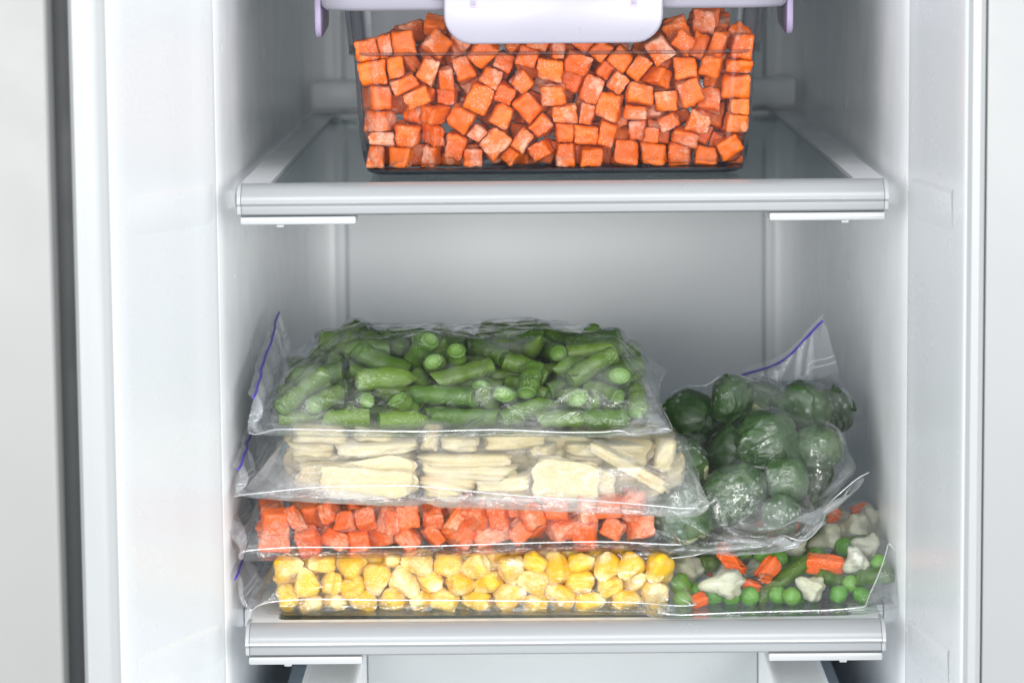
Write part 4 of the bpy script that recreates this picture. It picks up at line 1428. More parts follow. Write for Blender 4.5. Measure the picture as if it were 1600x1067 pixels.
        (1, 0, 1228, 438, 204, -364, 546, 125, 0, -750, 661, -7),
        (1, 5, 756, 421, 229, 186, 322, -12, 57, 994, -93, 4),
        (1, 4, 830, 469, 231, 734, 207, 29, 10, 10, 1000, 1),
        (1, 0, 1233, 546, 176, -832, 699, 182, 217, 662, -658, 287),
        (1, 3, 1042, 442, 193, -147, 252, 131, 753, -657, -4, -33),
        (1, 6, 1040, 399, 216, 493, 322, 25, 73, 729, 680, 43),
        (1, 5, 1055, 431, 234, -559, 625, 170, 23, 710, 700, 78),
        (1, 2, 698, 561, 184, -175, 79, 83, 999, 24, 0, -37),
        (1, 7, 812, 572, 168, 383, -23, 115, 670, 742, -14, -13),
        (1, 3, 839, 584, 214, -699, 212, 94, 14, -30, 999, 19),
        (1, 5, 1004, 480, 209, 442, 55, 95, 647, 762, -19, -26),
        (1, 4, 929, 534, 190, -766, 503, 122, 732, -3, -5, -681),
        (1, 6, 671, 478, 182, -198, 100, 43, 71, -720, -690, -23),
        (1, 7, 1216, 595, 249, 639, 223, 104, 1000, 2, -1, -21),
        (1, 6, 985, 621, 226, -584, 531, 224, 84, -712, 696, -39),
        (1, 0, 1097, 584, 221, 294, 391, 169, 652, 28, -30, -757),
        (1, 4, 976, 597, 238, 677, 563, 137, 24, 999, -2, 37),
        (1, 4, 722, 436, 168, -792, 201, 155, 999, 21, -14, 22),
        (1, 3, 1188, 600, 214, -77, 74, 136, 1000, 15, 2, -5),
        (1, 0, 939, 405, 208, 675, 845, 233, 4, -12, 29, -1000),
        (1, 3, 1048, 506, 200, -708, 190, 32, 999, 32, -6, -14),
        (1, 7, 1137, 390, 184, 925, 466, 133, 465, -543, 438, -546),
        (1, 1, 971, 579, 180, -688, 471, 227, 150, 43, 987, 38),
        (1, 4, 1203, 577, 235, 225, 714, 105, 38, -62, 90, 993),
        (1, 0, 943, 518, 199, 488, 274, 198, 756, 44, -14, 652),
        (1, 4, 799, 530, 209, -494, 198, 171, 3, -1000, 8, -11),
        (1, 0, 934, 569, 165, 19, 562, 152, 907, -21, -66, 415),
        (1, 0, 1115, 387, 169, 682, 11, 193, 10, -970, -21, 244),
        (1, 7, 840, 454, 195, -103, 307, 140, 766, -633, -42, -104),
        (1, 6, 1002, 465, 181, 579, 189, 248, 1000, 18, 10, 12),
        (1, 5, 907, 407, 165, -522, 264, 235, 44, 18, -51, 998),
        (1, 6, 1127, 517, 169, -97, 63, 191, 14, 1000, -15, 14),
        (1, 7, 1013, 571, 197, 593, 290, 152, 997, 67, 26, -9),
        (1, 0, 1024, 483, 197, -516, -8, 103, 8, 8, 728, -685),
        (1, 7, 1106, 454, 246, -38, 412, 196, 55, -994, 61, -79),
        (1, 1, 1132, 431, 176, -566, -61, 82, 755, -656, 5, 11),
        (1, 0, 1212, 469, 241, -3, 420, 235, 45, 49, 997, 27),
        (1, 4, 723, 548, 245, 208, 314, 86, 1000, -11, -1, -12),
        (1, 6, 1051, 558, 213, -829, 161, 218, 3, 714, 700, 21),
        (1, 1, 1137, 554, 205, -130, 192, 277, 718, 24, 29, -695),
        (1, 3, 1115, 386, 173, 284, 284, 241, 5, -750, -661, 1),
        (1, 1, 1046, 469, 235, -727, 826, 289, 30, -999, 24, 1),
        (1, 5, 1155, 405, 237, -263, 208, 293, 468, 533, 523, 472),
        (1, 7, 1152, 613, 214, 704, 654, 225, 1000, 12, -26, -8),
        (1, 1, 672, 567, 208, -799, 73, 292, 27, -1000, 9, -10),
        (1, 3, 714, 562, 244, 349, 870, 141, 508, 467, 487, -536),
        (1, 0, 980, 592, 180, 303, 642, 235, 997, -20, 20, 78),
        (1, 7, 744, 475, 240, 59, 643, 240, 526, 560, -447, -458),
        (1, 7, 1002, 590, 177, -526, 63, 236, 999, 11, -34, -15),
        (1, 3, 738, 504, 244, 68, 873, 241, 15, 999, 8, 38),
        (1, 6, 770, 517, 185, -187, 712, 239, 44, -716, 697, 7),
        (1, 7, 1115, 411, 249, 851, 183, 249, 518, -461, -481, 536),
        (1, 0, 939, 555, 238, -175, 706, 244, 3, -709, 704, 41),
        (1, 3, 1185, 537, 231, -416, 575, 222, 511, 464, 486, 537),
        (1, 3, 1115, 409, 218, 635, 476, 258, 688, 722, -56, -48),
        (1, 0, 1190, 439, 239, -360, 571, 211, 495, 484, 508, 513),
        (1, 5, 760, 398, 233, 126, 94, 284, 62, -58, 991, -102),
        (1, 1, 706, 583, 190, 279, 754, 200, 622, -775, -92, 66),
        (1, 5, 921, 559, 194, -537, 169, 287, 17, -692, -721, 34),
        (1, 5, 1104, 449, 222, -726, 462, 239, 127, 70, 989, 22),
        (1, 6, 992, 466, 176, -776, 255, 130, 950, -441, 6, 7),
        (1, 5, 911, 480, 183, -673, 331, 121, 947, 307, 90, 81),
        (1, 5, 835, 556, 225, -520, 241, 104, 949, -411, 130, 52),
        (1, 4, 803, 501, 228, -405, 312, 90, 941, -76, -64, 141),
        (1, 4, 1125, 458, 178, -250, 254, 107, 943, -29, -47, -121),
        (1, 3, 827, 610, 223, -135, 242, 102, 949, 89, 40, 38),
        (1, 0, 1083, 499, 219, 29, 235, 127, 949, -209, -142, 49),
        (1, 5, 1079, 607, 247, 149, 335, 81, 940, -211, 140, 146),
        (1, 1, 917, 483, 208, 231, 266, 128, 950, -169, -147, 28),
        (1, 0, 982, 514, 235, 430, 289, 102, 935, -293, 125, -177),
        (1, 2, 1038, 620, 220, 524, 290, 96, 949, -464, 100, 47),
        (1, 4, 1110, 522, 249, 648, 249, 101, 949, -463, -24, 41),
        (1, 3, 999, 456, 194, 759, 245, 92, 950, 370, -107, 3),
        (1, 0, 1156, 505, 184, -774, 336, 233, 887, 371, 65, 359),
        (1, 6, 884, 603, 242, -616, 260, 233, 937, 300, 43, 167),
        (1, 6, 1011, 565, 226, -539, 331, 248, 949, -426, 141, 44),
        (1, 0, 958, 558, 233, -408, 323, 244, 920, 188, -11, 250),
        (1, 7, 1099, 612, 191, -300, 331, 201, 948, 376, -115, -62),
        (1, 3, 1020, 604, 190, -116, 260, 245, 944, 274, -9, 112),
        (1, 7, 811, 456, 220, -1, 324, 230, 912, -361, -41, -281),
        (1, 0, 919, 511, 181, 167, 274, 210, 950, 477, -33, 23),
        (1, 7, 1142, 520, 181, 293, 316, 218, 929, 500, -25, -210),
        (1, 3, 1055, 613, 211, 359, 287, 219, 949, -337, 62, -46),
        (1, 5, 998, 509, 216, 552, 305, 200, 934, -188, 13, -183),
        (1, 7, 1011, 541, 206, 633, 248, 209, 914, 364, -149, -273),
        (1, 0, 1044, 505, 243, 777, 329, 215, 950, 368, 86, 23),
    ],
    'beans': [
        (2, 3, 632, 238, 285, -767, 138, 48, 743, 665, 49, 55),
        (2, 7, 644, 234, 231, -280, 44, 44, 553, -833, 0, 0),
        (2, 7, 516, 244, 290, -84, 160, 47, 814, -578, -39, 55),
        (2, 7, 614, 263, 254, 310, 237, 48, 982, -189, -2, 11),
        (2, 2, 506, 239, 286, 683, 55, 46, 580, -815, 0, 0),
        (2, 6, 684, 270, 234, -695, 516, 45, 961, -167, -38, 219),
        (2, 0, 530, 232, 282, -265, 628, 45, 3, 4, -818, -575),
        (2, 7, 633, 285, 253, -28, 600, 49, 983, 175, -9, -52),
        (2, 6, 563, 278, 257, 492, 511, 49, 655, -121, -136, 733),
        (2, 2, 733, 236, 238, 713, 372, 45, 197, -978, 67, -13),
        (2, 3, 515, 270, 277, -757, 955, 51, 815, 549, 104, 155),
        (2, 4, 572, 280, 264, -286, 743, 50, 978, 185, 18, 94),
        (2, 6, 629, 284, 271, -118, 900, 51, 958, 182, 41, 216),
        (2, 0, 725, 289, 270, 430, 677, 54, 545, 838, 14, 9),
        (2, 2, 670, 250, 263, 790, 855, 49, 821, 171, -111, -533),
        (2, 1, 675, 243, 280, -737, 1226, 47, 818, 575, 0, 0),
        (2, 4, 525, 234, 281, -228, 965, 45, 566, 794, 181, 129),
        (2, 7, 456, 278, 255, -28, 1046, 49, 981, -191, -4, 21),
        (2, 2, 432, 256, 255, 339, 1232, 48, 981, 196, 0, 0),
        (2, 1, 440, 267, 233, 646, 1182, 45, 137, -782, 600, -105),
        (2, 5, 618, 285, 247, -764, 250, 47, 171, 983, 68, 12),
        (2, 3, 774, 249, 235, -347, 292, 45, 969, 183, 31, 163),
        (2, 0, 757, 288, 247, 8, 54, 54, 959, -283, 7, 2),
        (2, 4, 480, 233, 282, 465, 339, 45, 814, -581, -4, 6),
        (2, 5, 551, 238, 282, 763, 227, 52, 219, -51, 220, -949),
        (2, 6, 586, 261, 269, -646, 363, 49, 554, -821, 113, -76),
        (2, 1, 642, 286, 260, -341, 522, 50, 978, -178, 20, -111),
        (2, 6, 647, 273, 286, -70, 385, 52, 826, 561, -28, -41),
        (2, 6, 767, 261, 263, 144, 402, 49, 389, -581, 594, -398),
        (2, 0, 701, 289, 249, 738, 602, 48, 170, -985, -4, 1),
        (2, 6, 641, 268, 234, -663, 732, 45, 172, 985, -17, -3),
        (2, 5, 588, 271, 251, -193, 766, 146, 885, 221, 157, 378),
        (2, 4, 683, 231, 234, -23, 837, 44, 123, -183, 810, -543),
        (2, 0, 762, 245, 257, 446, 780, 91, 923, 323, -203, -50),
        (2, 5, 487, 241, 275, 612, 897, 71, 779, 565, -38, 268),
        (2, 4, 530, 253, 276, -849, 1093, 83, 666, -237, -509, 491),
        (2, 0, 765, 271, 238, -447, 1234, 52, 574, -819, 0, 0),
        (2, 3, 654, 246, 250, -128, 1229, 47, 830, 557, 13, 20),
        (2, 6, 652, 236, 266, 199, 1032, 49, 209, 46, 208, 954),
        (2, 5, 661, 243, 279, 504, 1028, 51, 200, -887, -405, 91),
        (2, 2, 453, 275, 243, -558, 199, 51, 392, -617, 576, -366),
        (2, 7, 520, 277, 232, -276, 136, 90, 408, 752, 513, -71),
        (2, 3, 535, 280, 264, -96, 268, 50, 66, 13, -189, -980),
        (2, 4, 544, 280, 235, 465, 65, 45, 166, -982, -93, 16),
        (2, 5, 631, 255, 261, 831, 133, 126, 640, -302, -471, 527),
        (2, 4, 588, 268, 247, -778, 317, 120, 980, 192, -47, 18),
        (2, 6, 437, 255, 242, -476, 396, 48, 461, 302, 457, 698),
        (2, 7, 755, 283, 289, -57, 493, 53, 558, -828, 43, -29),
        (2, 6, 621, 289, 273, 493, 363, 146, 187, 348, -809, -436),
        (2, 0, 686, 280, 270, 633, 503, 94, 264, 926, -122, -241),
        (2, 4, 615, 283, 282, -847, 641, 53, 694, -137, 137, -694),
        (2, 4, 467, 245, 232, -454, 909, 44, 950, 180, 48, 251),
        (2, 3, 739, 284, 265, 157, 716, 79, 801, 555, 210, 81),
        (2, 0, 593, 237, 260, 217, 921, 49, 215, 968, -128, -28),
        (2, 3, 657, 261, 255, 664, 693, 102, 836, 442, 323, 30),
        (2, 1, 544, 245, 282, -586, 1021, 47, 550, 387, -425, -606),
        (2, 7, 709, 234, 243, -222, 1114, 147, 736, 221, -595, 235),
        (2, 1, 612, 279, 240, -60, 1034, 149, 30, -50, -840, 540),
        (2, 4, 748, 278, 279, 300, 1099, 53, 282, -56, -188, 939),
        (2, 0, 596, 264, 254, 616, 1007, 90, 564, 763, 307, -70),
        (2, 4, 512, 267, 261, -557, 55, 50, 833, -552, -25, 37),
        (2, 0, 591, 277, 230, -316, 269, 141, 675, 722, 51, -145),
        (2, 0, 696, 233, 233, 112, 124, 124, 740, -197, 315, 560),
        (2, 7, 766, 281, 235, 314, 124, 75, 845, -505, -168, 54),
        (2, 7, 536, 249, 251, 609, 147, 95, 474, -665, 169, -552),
        (2, 6, 630, 252, 241, -761, 639, 111, 189, 917, 30, -350),
        (2, 5, 575, 238, 230, -400, 438, 88, 361, 170, -277, 874),
        (2, 6, 703, 264, 233, 12, 552, 134, 122, -991, 52, -6),
        (2, 7, 637, 277, 253, 255, 589, 51, 834, -538, 66, -102),
        (2, 0, 643, 256, 252, 724, 297, 104, 166, -53, 965, -194),
        (2, 7, 691, 249, 287, -703, 843, 48, 573, -816, -63, 44),
        (2, 6, 586, 245, 262, -357, 638, 177, 761, 506, -214, 346),
        (2, 1, 706, 243, 238, 55, 765, 47, 950, -121, -36, 284),
        (2, 0, 753, 252, 284, 165, 883, 134, 122, 185, 520, 825),
        (2, 4, 468, 271, 286, 652, 801, 62, 793, 565, 38, 226),
        (2, 6, 659, 274, 264, -630, 1141, 135, 106, 767, 616, 142),
        (2, 1, 709, 273, 258, -388, 1036, 77, 804, 580, -127, 42),
        (2, 3, 696, 233, 236, -50, 1141, 44, 980, 197, 4, 21),
        (2, 1, 656, 253, 279, 454, 1102, 109, 386, -680, -260, 566),
        (2, 5, 720, 237, 281, 826, 1118, 46, 577, -409, -409, 577),
        (2, 7, 718, 287, 265, -643, 148, 140, 783, -343, -248, 455),
        (2, 3, 462, 275, 286, 57, 237, 138, 223, 971, 75, 53),
        (2, 0, 618, 282, 241, 205, 130, 151, 729, 11, 124, 673),
        (2, 1, 510, 241, 245, 684, 180, 150, 916, 11, 62, -397),
        (2, 6, 514, 266, 286, -579, 444, 130, 731, 389, 386, 407),
        (2, 6, 763, 253, 244, -278, 487, 146, 739, 159, 103, 647),
        (2, 6, 720, 288, 255, 49, 345, 155, 475, 878, 49, 18),
        (2, 7, 480, 254, 283, 223, 537, 147, 6, -658, -509, -555),
        (2, 7, 630, 281, 238, -764, 741, 144, 250, 967, -18, -39),
        (2, 3, 476, 261, 286, -437, 805, 62, 123, 194, -955, -189),
        (2, 4, 660, 281, 266, -51, 759, 129, 600, -724, -299, 161),
        (2, 4, 736, 248, 246, 103, 854, 226, 419, 480, 156, 755),
        (2, 6, 495, 264, 244, 772, 733, 146, 957, -18, 146, -249),
        (2, 7, 696, 239, 289, -743, 1134, 135, 569, -526, -475, 417),
        (2, 7, 671, 242, 265, -525, 1138, 145, 139, 776, 597, 147),
        (2, 0, 593, 273, 281, 56, 1228, 112, 940, 182, 282, -55),
        (2, 6, 699, 283, 233, 419, 1227, 144, 210, -978, -2, -8),
        (2, 3, 737, 269, 277, 676, 1062, 163, 461, -760, -198, 413),
        (2, 3, 697, 238, 267, -487, 236, 128, 554, 328, 392, 658),
        (2, 0, 740, 245, 282, -86, 142, 147, 128, -53, -493, 859),
        (2, 5, 489, 235, 278, 295, 357, 100, 21, 249, -583, -773),
        (2, 1, 457, 280, 248, 738, 234, 219, 704, -64, 95, 701),
        (2, 5, 583, 274, 250, -777, 415, 136, 569, 817, -48, 84),
        (2, 0, 542, 256, 259, -188, 607, 222, 941, 200, 240, 128),
        (2, 3, 651, 275, 259, -100, 446, 148, 861, 507, -33, -7),
        (2, 2, 616, 237, 246, 319, 437, 46, 202, -979, 9, -2),
        (2, 6, 464, 283, 285, 789, 560, 143, 859, -260, -340, 280),
        (2, 1, 610, 272, 271, -775, 845, 147, 577, 816, -24, -10),
        (2, 5, 690, 248, 271, -490, 886, 139, 230, -48, 206, -950),
        (2, 4, 463, 287, 250, -3, 706, 200, 281, -923, -233, 125),
        (2, 1, 658, 261, 234, 180, 663, 168, 724, -654, -19, 220),
        (2, 2, 488, 283, 269, -799, 951, 188, 180, -983, 23, -17),
        (2, 1, 463, 264, 285, -218, 1227, 158, 196, -127, 816, 528),
        (2, 6, 619, 269, 257, -41, 1130, 139, 834, 548, -32, -49),
        (2, 4, 699, 272, 236, 351, 1132, 183, 233, -961, -38, -144),
        (2, 2, 689, 263, 274, 590, 1141, 161, 182, 464, -862, -91),
        (2, 5, 460, 246, 233, -738, 217, 158, 870, 337, -158, 323),
        (2, 2, 440, 260, 245, -192, 347, 163, 10, 875, -244, -419),
        (2, 5, 731, 287, 257, -3, 270, 238, 963, 156, -73, 206),
        (2, 1, 549, 281, 237, 308, 272, 160, 210, 939, -210, -173),
        (2, 4, 632, 271, 264, 519, 135, 139, 46, -788, 607, -88),
        (2, 1, 490, 241, 255, -778, 527, 137, 930, 323, 115, 131),
        (2, 6, 711, 275, 266, -227, 722, 291, 207, -674, 486, -516),
        (2, 2, 726, 278, 263, 49, 503, 236, 498, 294, 484, 657),
        (2, 2, 624, 242, 245, 410, 565, 141, 939, -39, -22, 341),
        (2, 4, 436, 278, 283, 698, 610, 169, 67, -895, -406, -173),
        (2, 7, 767, 271, 248, -547, 953, 186, 752, -608, -247, -69),
        (2, 7, 436, 241, 268, -77, 939, 149, 48, -33, -569, 820),
        (2, 1, 695, 270, 260, 474, 817, 191, 393, 597, 699, -32),
        (2, 7, 495, 277, 243, 584, 873, 183, 107, -527, -717, -445),
        (2, 2, 472, 278, 267, -378, 1138, 86, 883, -466, 53, -4),
        (2, 0, 434, 267, 260, -218, 920, 162, 688, -282, 23, 668),
        (2, 7, 614, 286, 249, 138, 1086, 147, 129, -792, -588, 102),
        (2, 5, 668, 238, 281, 746, 1209, 188, 663, -695, 109, 256),
        (2, 0, 676, 274, 251, -776, 104, 176, 399, 832, 119, 367),
        (2, 3, 751, 282, 256, -373, 183, 229, 533, -829, -140, 90),
        (2, 7, 532, 258, 275, -614, 596, 137, 217, -721, -367, 546),
        (2, 6, 578, 257, 232, -451, 379, 194, 244, 19, -968, -54),
        (2, 4, 553, 252, 262, 112, 714, 268, 244, -941, -55, 228),
        (2, 6, 503, 230, 243, 463, 498, 175, 439, 412, 24, -798),
        (2, 5, 475, 258, 242, 673, 377, 140, 965, 92, 78, 232),
        (2, 3, 433, 265, 260, -661, 871, 240, 222, 970, 8, -94),
        (2, 0, 474, 267, 257, -355, 846, 146, 921, -216, 159, 281),
        (2, 2, 446, 231, 257, -96, 932, 243, 210, 958, 192, 42),
        (2, 6, 436, 273, 244, 298, 773, 190, 934, -357, -4, 5),
        (2, 0, 564, 232, 288, 757, 892, 211, 97, -300, 767, 558),
        (2, 3, 510, 253, 241, -692, 1042, 220, 49, 986, -155, -41),
        (2, 5, 643, 251, 237, -373, 1025, 180, 977, -129, -103, -133),
        (2, 0, 708, 247, 289, 70, 1130, 232, 527, 249, -436, -686),
        (2, 7, 701, 288, 259, 251, 1045, 207, 194, -531, 736, 373),
        (2, 5, 495, 288, 259, 318, 173, 218, 320, -558, 763, 65),
        (2, 4, 688, 268, 254, -638, 668, 256, 19, 885, 147, 441),
        (2, 4, 489, 255, 260, -511, 588, 99, 264, -656, 264, 656),
        (2, 5, 613, 277, 254, -142, 355, 268, 44, -692, 677, -246),
        (2, 6, 717, 263, 285, 278, 435, 208, 45, -998, 21, -47),
        (2, 5, 706, 256, 257, 732, 482, 213, 406, -897, -160, -75),
        (2, 7, 546, 279, 260, -630, 796, 309, 766, -622, 159, 26),
        (2, 6, 757, 233, 240, -414, 888, 234, 973, -198, -26, 118),
        (2, 0, 713, 236, 272, -75, 802, 223, 915, -90, -56, 388),
        (2, 1, 537, 266, 278, 364, 649, 163, 323, -885, -325, 84),
        (2, 0, 732, 282, 257, 619, 628, 268, 779, 611, -127, 65),
        (2, 5, 774, 230, 242, -558, 1120, 253, 426, 543, 659, 299),
        (2, 1, 543, 249, 257, -415, 1173, 194, 441, -795, -276, 311),
        (2, 3, 509, 233, 239, -96, 1176, 233, 389, -600, -570, 404),
        (2, 2, 630, 231, 244, 341, 951, 160, 472, -505, -462, 556),
        (2, 3, 502, 264, 255, 532, 1144, 290, 56, 197, -116, 972),
        (2, 1, 650, 276, 282, 622, 264, 266, 313, 901, 99, 282),
        (2, 5, 566, 270, 277, -706, 342, 226, 623, 779, -64, 21),
        (2, 4, 717, 266, 279, -433, 491, 230, 974, -209, -40, 80),
        (2, 3, 466, 230, 248, 135, 613, 280, 885, 423, 194, -14),
        (2, 1, 545, 242, 275, 303, 337, 249, 908, 351, 150, -172),
        (2, 3, 576, 235, 243, -416, 714, 134, 958, 199, -69, 192),
        (2, 2, 687, 242, 243, -87, 841, 327, 191, -812, 551, -45),
        (2, 7, 751, 262, 255, 407, 855, 254, 507, -584, -278, 570),
        (2, 3, 741, 287, 259, 673, 802, 258, 184, -966, -129, -125),
        (2, 6, 589, 265, 232, -643, 1215, 287, 859, 387, -239, 235),
        (2, 0, 490, 236, 273, -295, 1159, 219, 116, -466, 783, 395),
        (2, 4, 601, 234, 258, -131, 1030, 265, 153, -968, -28, -196),
        (2, 3, 686, 247, 256, 428, 1230, 237, 801, 599, -6, 5),
        (2, 5, 589, 242, 277, 764, 1011, 201, 406, -813, -2, 418),
        (2, 4, 687, 286, 261, -401, 387, 279, 888, 399, 159, -162),
        (2, 0, 471, 262, 262, -35, 367, 276, 52, 729, 470, -496),
        (2, 2, 758, 230, 289, 435, 532, 303, 214, -605, -706, 298),
        (2, 7, 549, 288, 252, 525, 337, 247, 186, -247, 664, -681),
        (2, 5, 717, 266, 279, -529, 673, 231, 714, 18, -352, -605),
        (2, 6, 678, 250, 232, 466, 914, 315, 40, 919, -355, -168),
        (2, 0, 645, 271, 285, 640, 721, 325, 448, -891, -47, -54),
        (2, 6, 603, 280, 263, -383, 1063, 287, 786, -614, 40, 58),
        (2, 4, 431, 233, 259, -11, 1186, 279, 421, 469, -681, -373),
        (2, 0, 739, 284, 258, 342, 999, 258, 415, -840, -344, 59),
        (2, 6, 555, 268, 248, 763, 1111, 224, 122, -222, -19, -967),
        (2, 2, 523, 273, 285, -217, 424, 320, 408, 758, -463, 211),
        (2, 1, 577, 235, 232, -72, 565, 265, 525, 329, 238, 748),
        (2, 7, 738, 288, 269, 320, 576, 302, 117, -821, 392, -399),
        (2, 3, 534, 251, 269, 630, 526, 267, 368, -906, -46, -206),
        (2, 5, 536, 254, 247, -371, 755, 240, 734, -516, -322, 300),
        (2, 7, 505, 242, 235, 187, 812, 288, 60, 147, -734, 661),
        (2, 1, 685, 280, 268, 621, 959, 318, 610, -363, -254, 657),
        (2, 6, 519, 259, 246, -405, 1232, 283, 966, -202, -157, -33),
        (2, 0, 486, 259, 240, 204, 1178, 228, 61, 857, 484, -165),
        (2, 3, 428, 252, 239, -630, 485, 260, 481, 450, 203, 724),
        (2, 7, 511, 251, 287, -328, 613, 324, 252, 727, -618, -164),
        (2, 7, 461, 281, 258, -142, 506, 317, 442, 751, -480, 98),
        (2, 6, 587, 262, 257, 627, 436, 323, 987, -71, -73, -123),
        (2, 7, 717, 242, 266, -457, 671, 324, 540, -29, -439, 718),
        (2, 2, 530, 282, 288, -295, 939, 330, 195, -902, -359, 138),
        (2, 0, 568, 282, 237, 259, 899, 326, 893, 449, 29, -29),
        (2, 7, 602, 252, 249, 135, 1036, 278, 803, 44, 315, -503),
        (2, 5, 671, 276, 273, 227, 1222, 322, 969, 243, -36, -20),
        (2, 1, 553, 243, 263, -480, 504, 328, 558, 829, 6, 40),
        (2, 0, 474, 235, 249, -443, 801, 294, 56, -892, -246, -375),
        (2, 4, 494, 232, 274, 133, 461, 314, 540, -717, 409, -165),
    ],
    'mixed': [
        (6, 0, 652, 518, 518, 560, 501, 146, 985, 12, 149, -81),
        (6, 1, 619, 418, 418, 752, 253, 124, 990, 3, -25, 138),
        (5, 2, 267, 267, 267, 560, 339, 105, 631, 642, 374, 222),
        (5, 1, 242, 242, 242, 637, 360, 64, 200, 768, -588, 155),
        (5, 0, 226, 226, 226, 566, 275, 49, -789, -390, -389, 273),
        (5, 2, 217, 217, 217, 581, 415, 47, -146, -460, -865, 141),
        (7, 1, 201, 167, 150, 645, 280, 38, 942, 264, -107, 180),
        (5, 2, 251, 251, 251, 717, 335, 54, 684, 594, 422, -22),
        (5, 0, 242, 242, 242, 805, 331, 52, 262, -480, 782, 299),
        (5, 0, 242, 242, 242, 890, 309, 52, -739, 11, 548, -391),
        (5, 0, 234, 234, 234, 1027, 346, 50, -490, -388, 759, 182),
        (5, 1, 234, 234, 234, 1092, 297, 50, 507, -179, -111, -836),
        (5, 2, 201, 201, 201, 1204, 364, 44, -897, -338, -256, 128),
        (7, 0, 502, 181, 201, 804, 420, 202, 876, 131, 464, -3),
        (7, 2, 368, 105, 117, 880, 400, 92, 967, 181, 165, 67),
        (7, 2, 351, 181, 201, 985, 400, 161, 869, 221, -406, 174),
        (7, 3, 251, 75, 84, 903, 380, 65, 967, 181, 165, 67),
        (5, 2, 259, 259, 259, 881, 560, 234, -476, -11, 516, 712),
        (5, 2, 259, 259, 259, 973, 531, 216, -350, -530, 480, -605),
        (6, 2, 518, 368, 368, 1101, 628, 237, 985, -13, -149, -83),
        (2, 3, 919, 242, 242, 1073, 420, 121, 942, 46, -302, 142),
        (6, 3, 418, 384, 384, 1174, 280, 98, 948, -36, 293, 117),
        (7, 2, 535, 203, 226, 1262, 460, 172, 974, 190, 93, 83),
        (6, 4, 368, 368, 401, 1405, 400, 195, 938, -16, -343, -44),
        (2, 4, 435, 267, 267, 1493, 349, 136, 998, 2, -50, 50),
        (2, 0, 468, 226, 226, 1304, 440, 100, 974, -26, 172, 147),
        (5, 0, 217, 217, 217, 1383, 376, 93, -371, 194, 459, -783),
        (7, 3, 284, 196, 217, 1332, 940, 319, 890, 220, -361, 167),
        (6, 5, 552, 552, 552, 1434, 899, 250, 992, -6, -50, -115),
        (5, 0, 251, 251, 251, 1383, 700, 206, 536, -242, 798, 130),
        (5, 0, 251, 251, 251, 1247, 717, 161, -54, 167, 88, -980),
        (2, 6, 435, 150, 150, 1426, 780, 226, 988, 7, -49, 149),
        (5, 0, 234, 234, 234, 1185, 500, 158, 390, -265, -811, -345),
        (5, 0, 234, 234, 234, 829, 480, 114, -756, -470, 376, 256),
        (5, 1, 234, 234, 234, 1319, 340, 50, 41, -460, 505, 729),
        (5, 0, 217, 217, 217, 1432, 345, 47, -259, -964, 61, 25),
        (6, 7, 502, 401, 401, 1296, 784, 235, 979, -9, -198, -47),
        (6, 8, 384, 368, 368, 1474, 600, 237, 988, -7, 149, 47),
        (5, 2, 217, 217, 217, 1520, 411, 189, 481, 456, -342, 667),
        (5, 2, 217, 217, 217, 1135, 362, 47, 480, -803, 250, -250),
        (6, 9, 418, 418, 418, 1520, 1038, 280, 990, -10, -99, -98),
        (7, 2, 251, 150, 167, 1501, 1133, 311, 961, 210, -126, 126),
        (5, 1, 234, 234, 234, 1048, 551, 185, 610, -117, 679, 392),
        (2, 7, 368, 284, 284, 702, 599, 154, 988, 7, -49, 149),
        (6, 6, 418, 368, 368, 925, 619, 117, 991, 9, -99, 87),
        (7, 3, 334, 150, 167, 1029, 800, 247, 973, 202, -29, 108),
        (2, 1, 502, 201, 201, 950, 800, 235, 984, 15, -99, 149),
        (2, 1, 650, 225, 225, 689, 1083, 217, -319, -29, 853, -411),
        (5, 2, 230, 230, 230, 979, 696, 64, 11, 43, -806, -590),
        (6, 0, 450, 400, 400, 894, 915, 82, 31, -870, -137, -473),
        (5, 1, 230, 230, 230, 855, 870, 178, -170, 669, 635, 348),
        (6, 2, 450, 400, 400, 785, 786, 208, -608, 653, 266, -364),
        (2, 1, 650, 225, 225, 1277, 866, 311, 507, 416, -546, 522),
        (6, 2, 450, 400, 400, 775, 968, 143, -706, -106, -432, 551),
        (7, 1, 400, 175, 175, 908, 934, 183, 230, -372, 817, 376),
        (6, 2, 450, 400, 400, 1401, 1127, 273, 709, -59, 320, -626),
        (6, 0, 450, 400, 400, 904, 887, 279, -8, -490, 337, -803),
        (5, 0, 230, 230, 230, 902, 1118, 280, -345, -505, 790, -34),
        (5, 0, 230, 230, 230, 608, 754, 104, -731, 189, -132, 642),
        (5, 1, 230, 230, 230, 1081, 1162, 256, 814, 202, 344, -421),
        (5, 0, 230, 230, 230, 1416, 695, 120, 66, -253, -36, -964),
        (5, 0, 230, 230, 230, 1027, 718, 214, 315, 494, -622, 520),
        (5, 2, 230, 230, 230, 689, 751, 120, -1, -353, 888, 294),
        (5, 0, 230, 230, 230, 710, 704, 187, 29, 594, 616, 516),
        (5, 1, 230, 230, 230, 1419, 1233, 114, -723, 473, 38, -502),
        (6, 2, 450, 400, 400, 1116, 1028, 193, -715, -383, 517, -273),
        (7, 1, 400, 175, 175, 1011, 858, 262, -341, 881, -324, 49),
        (6, 1, 450, 400, 400, 988, 1250, 240, -92, 368, -912, -153),
        (5, 2, 230, 230, 230, 1131, 725, 150, -581, 608, -310, 444),
        (6, 2, 450, 400, 400, 1413, 1124, 82, -745, 248, 69, -616),
        (6, 1, 450, 400, 400, 1116, 1226, 86, 408, 104, -505, -753),
        (6, 1, 450, 400, 400, 658, 853, 82, -267, -350, -797, -415),
        (5, 0, 230, 230, 230, 896, 1026, 59, -247, -961, -47, 112),
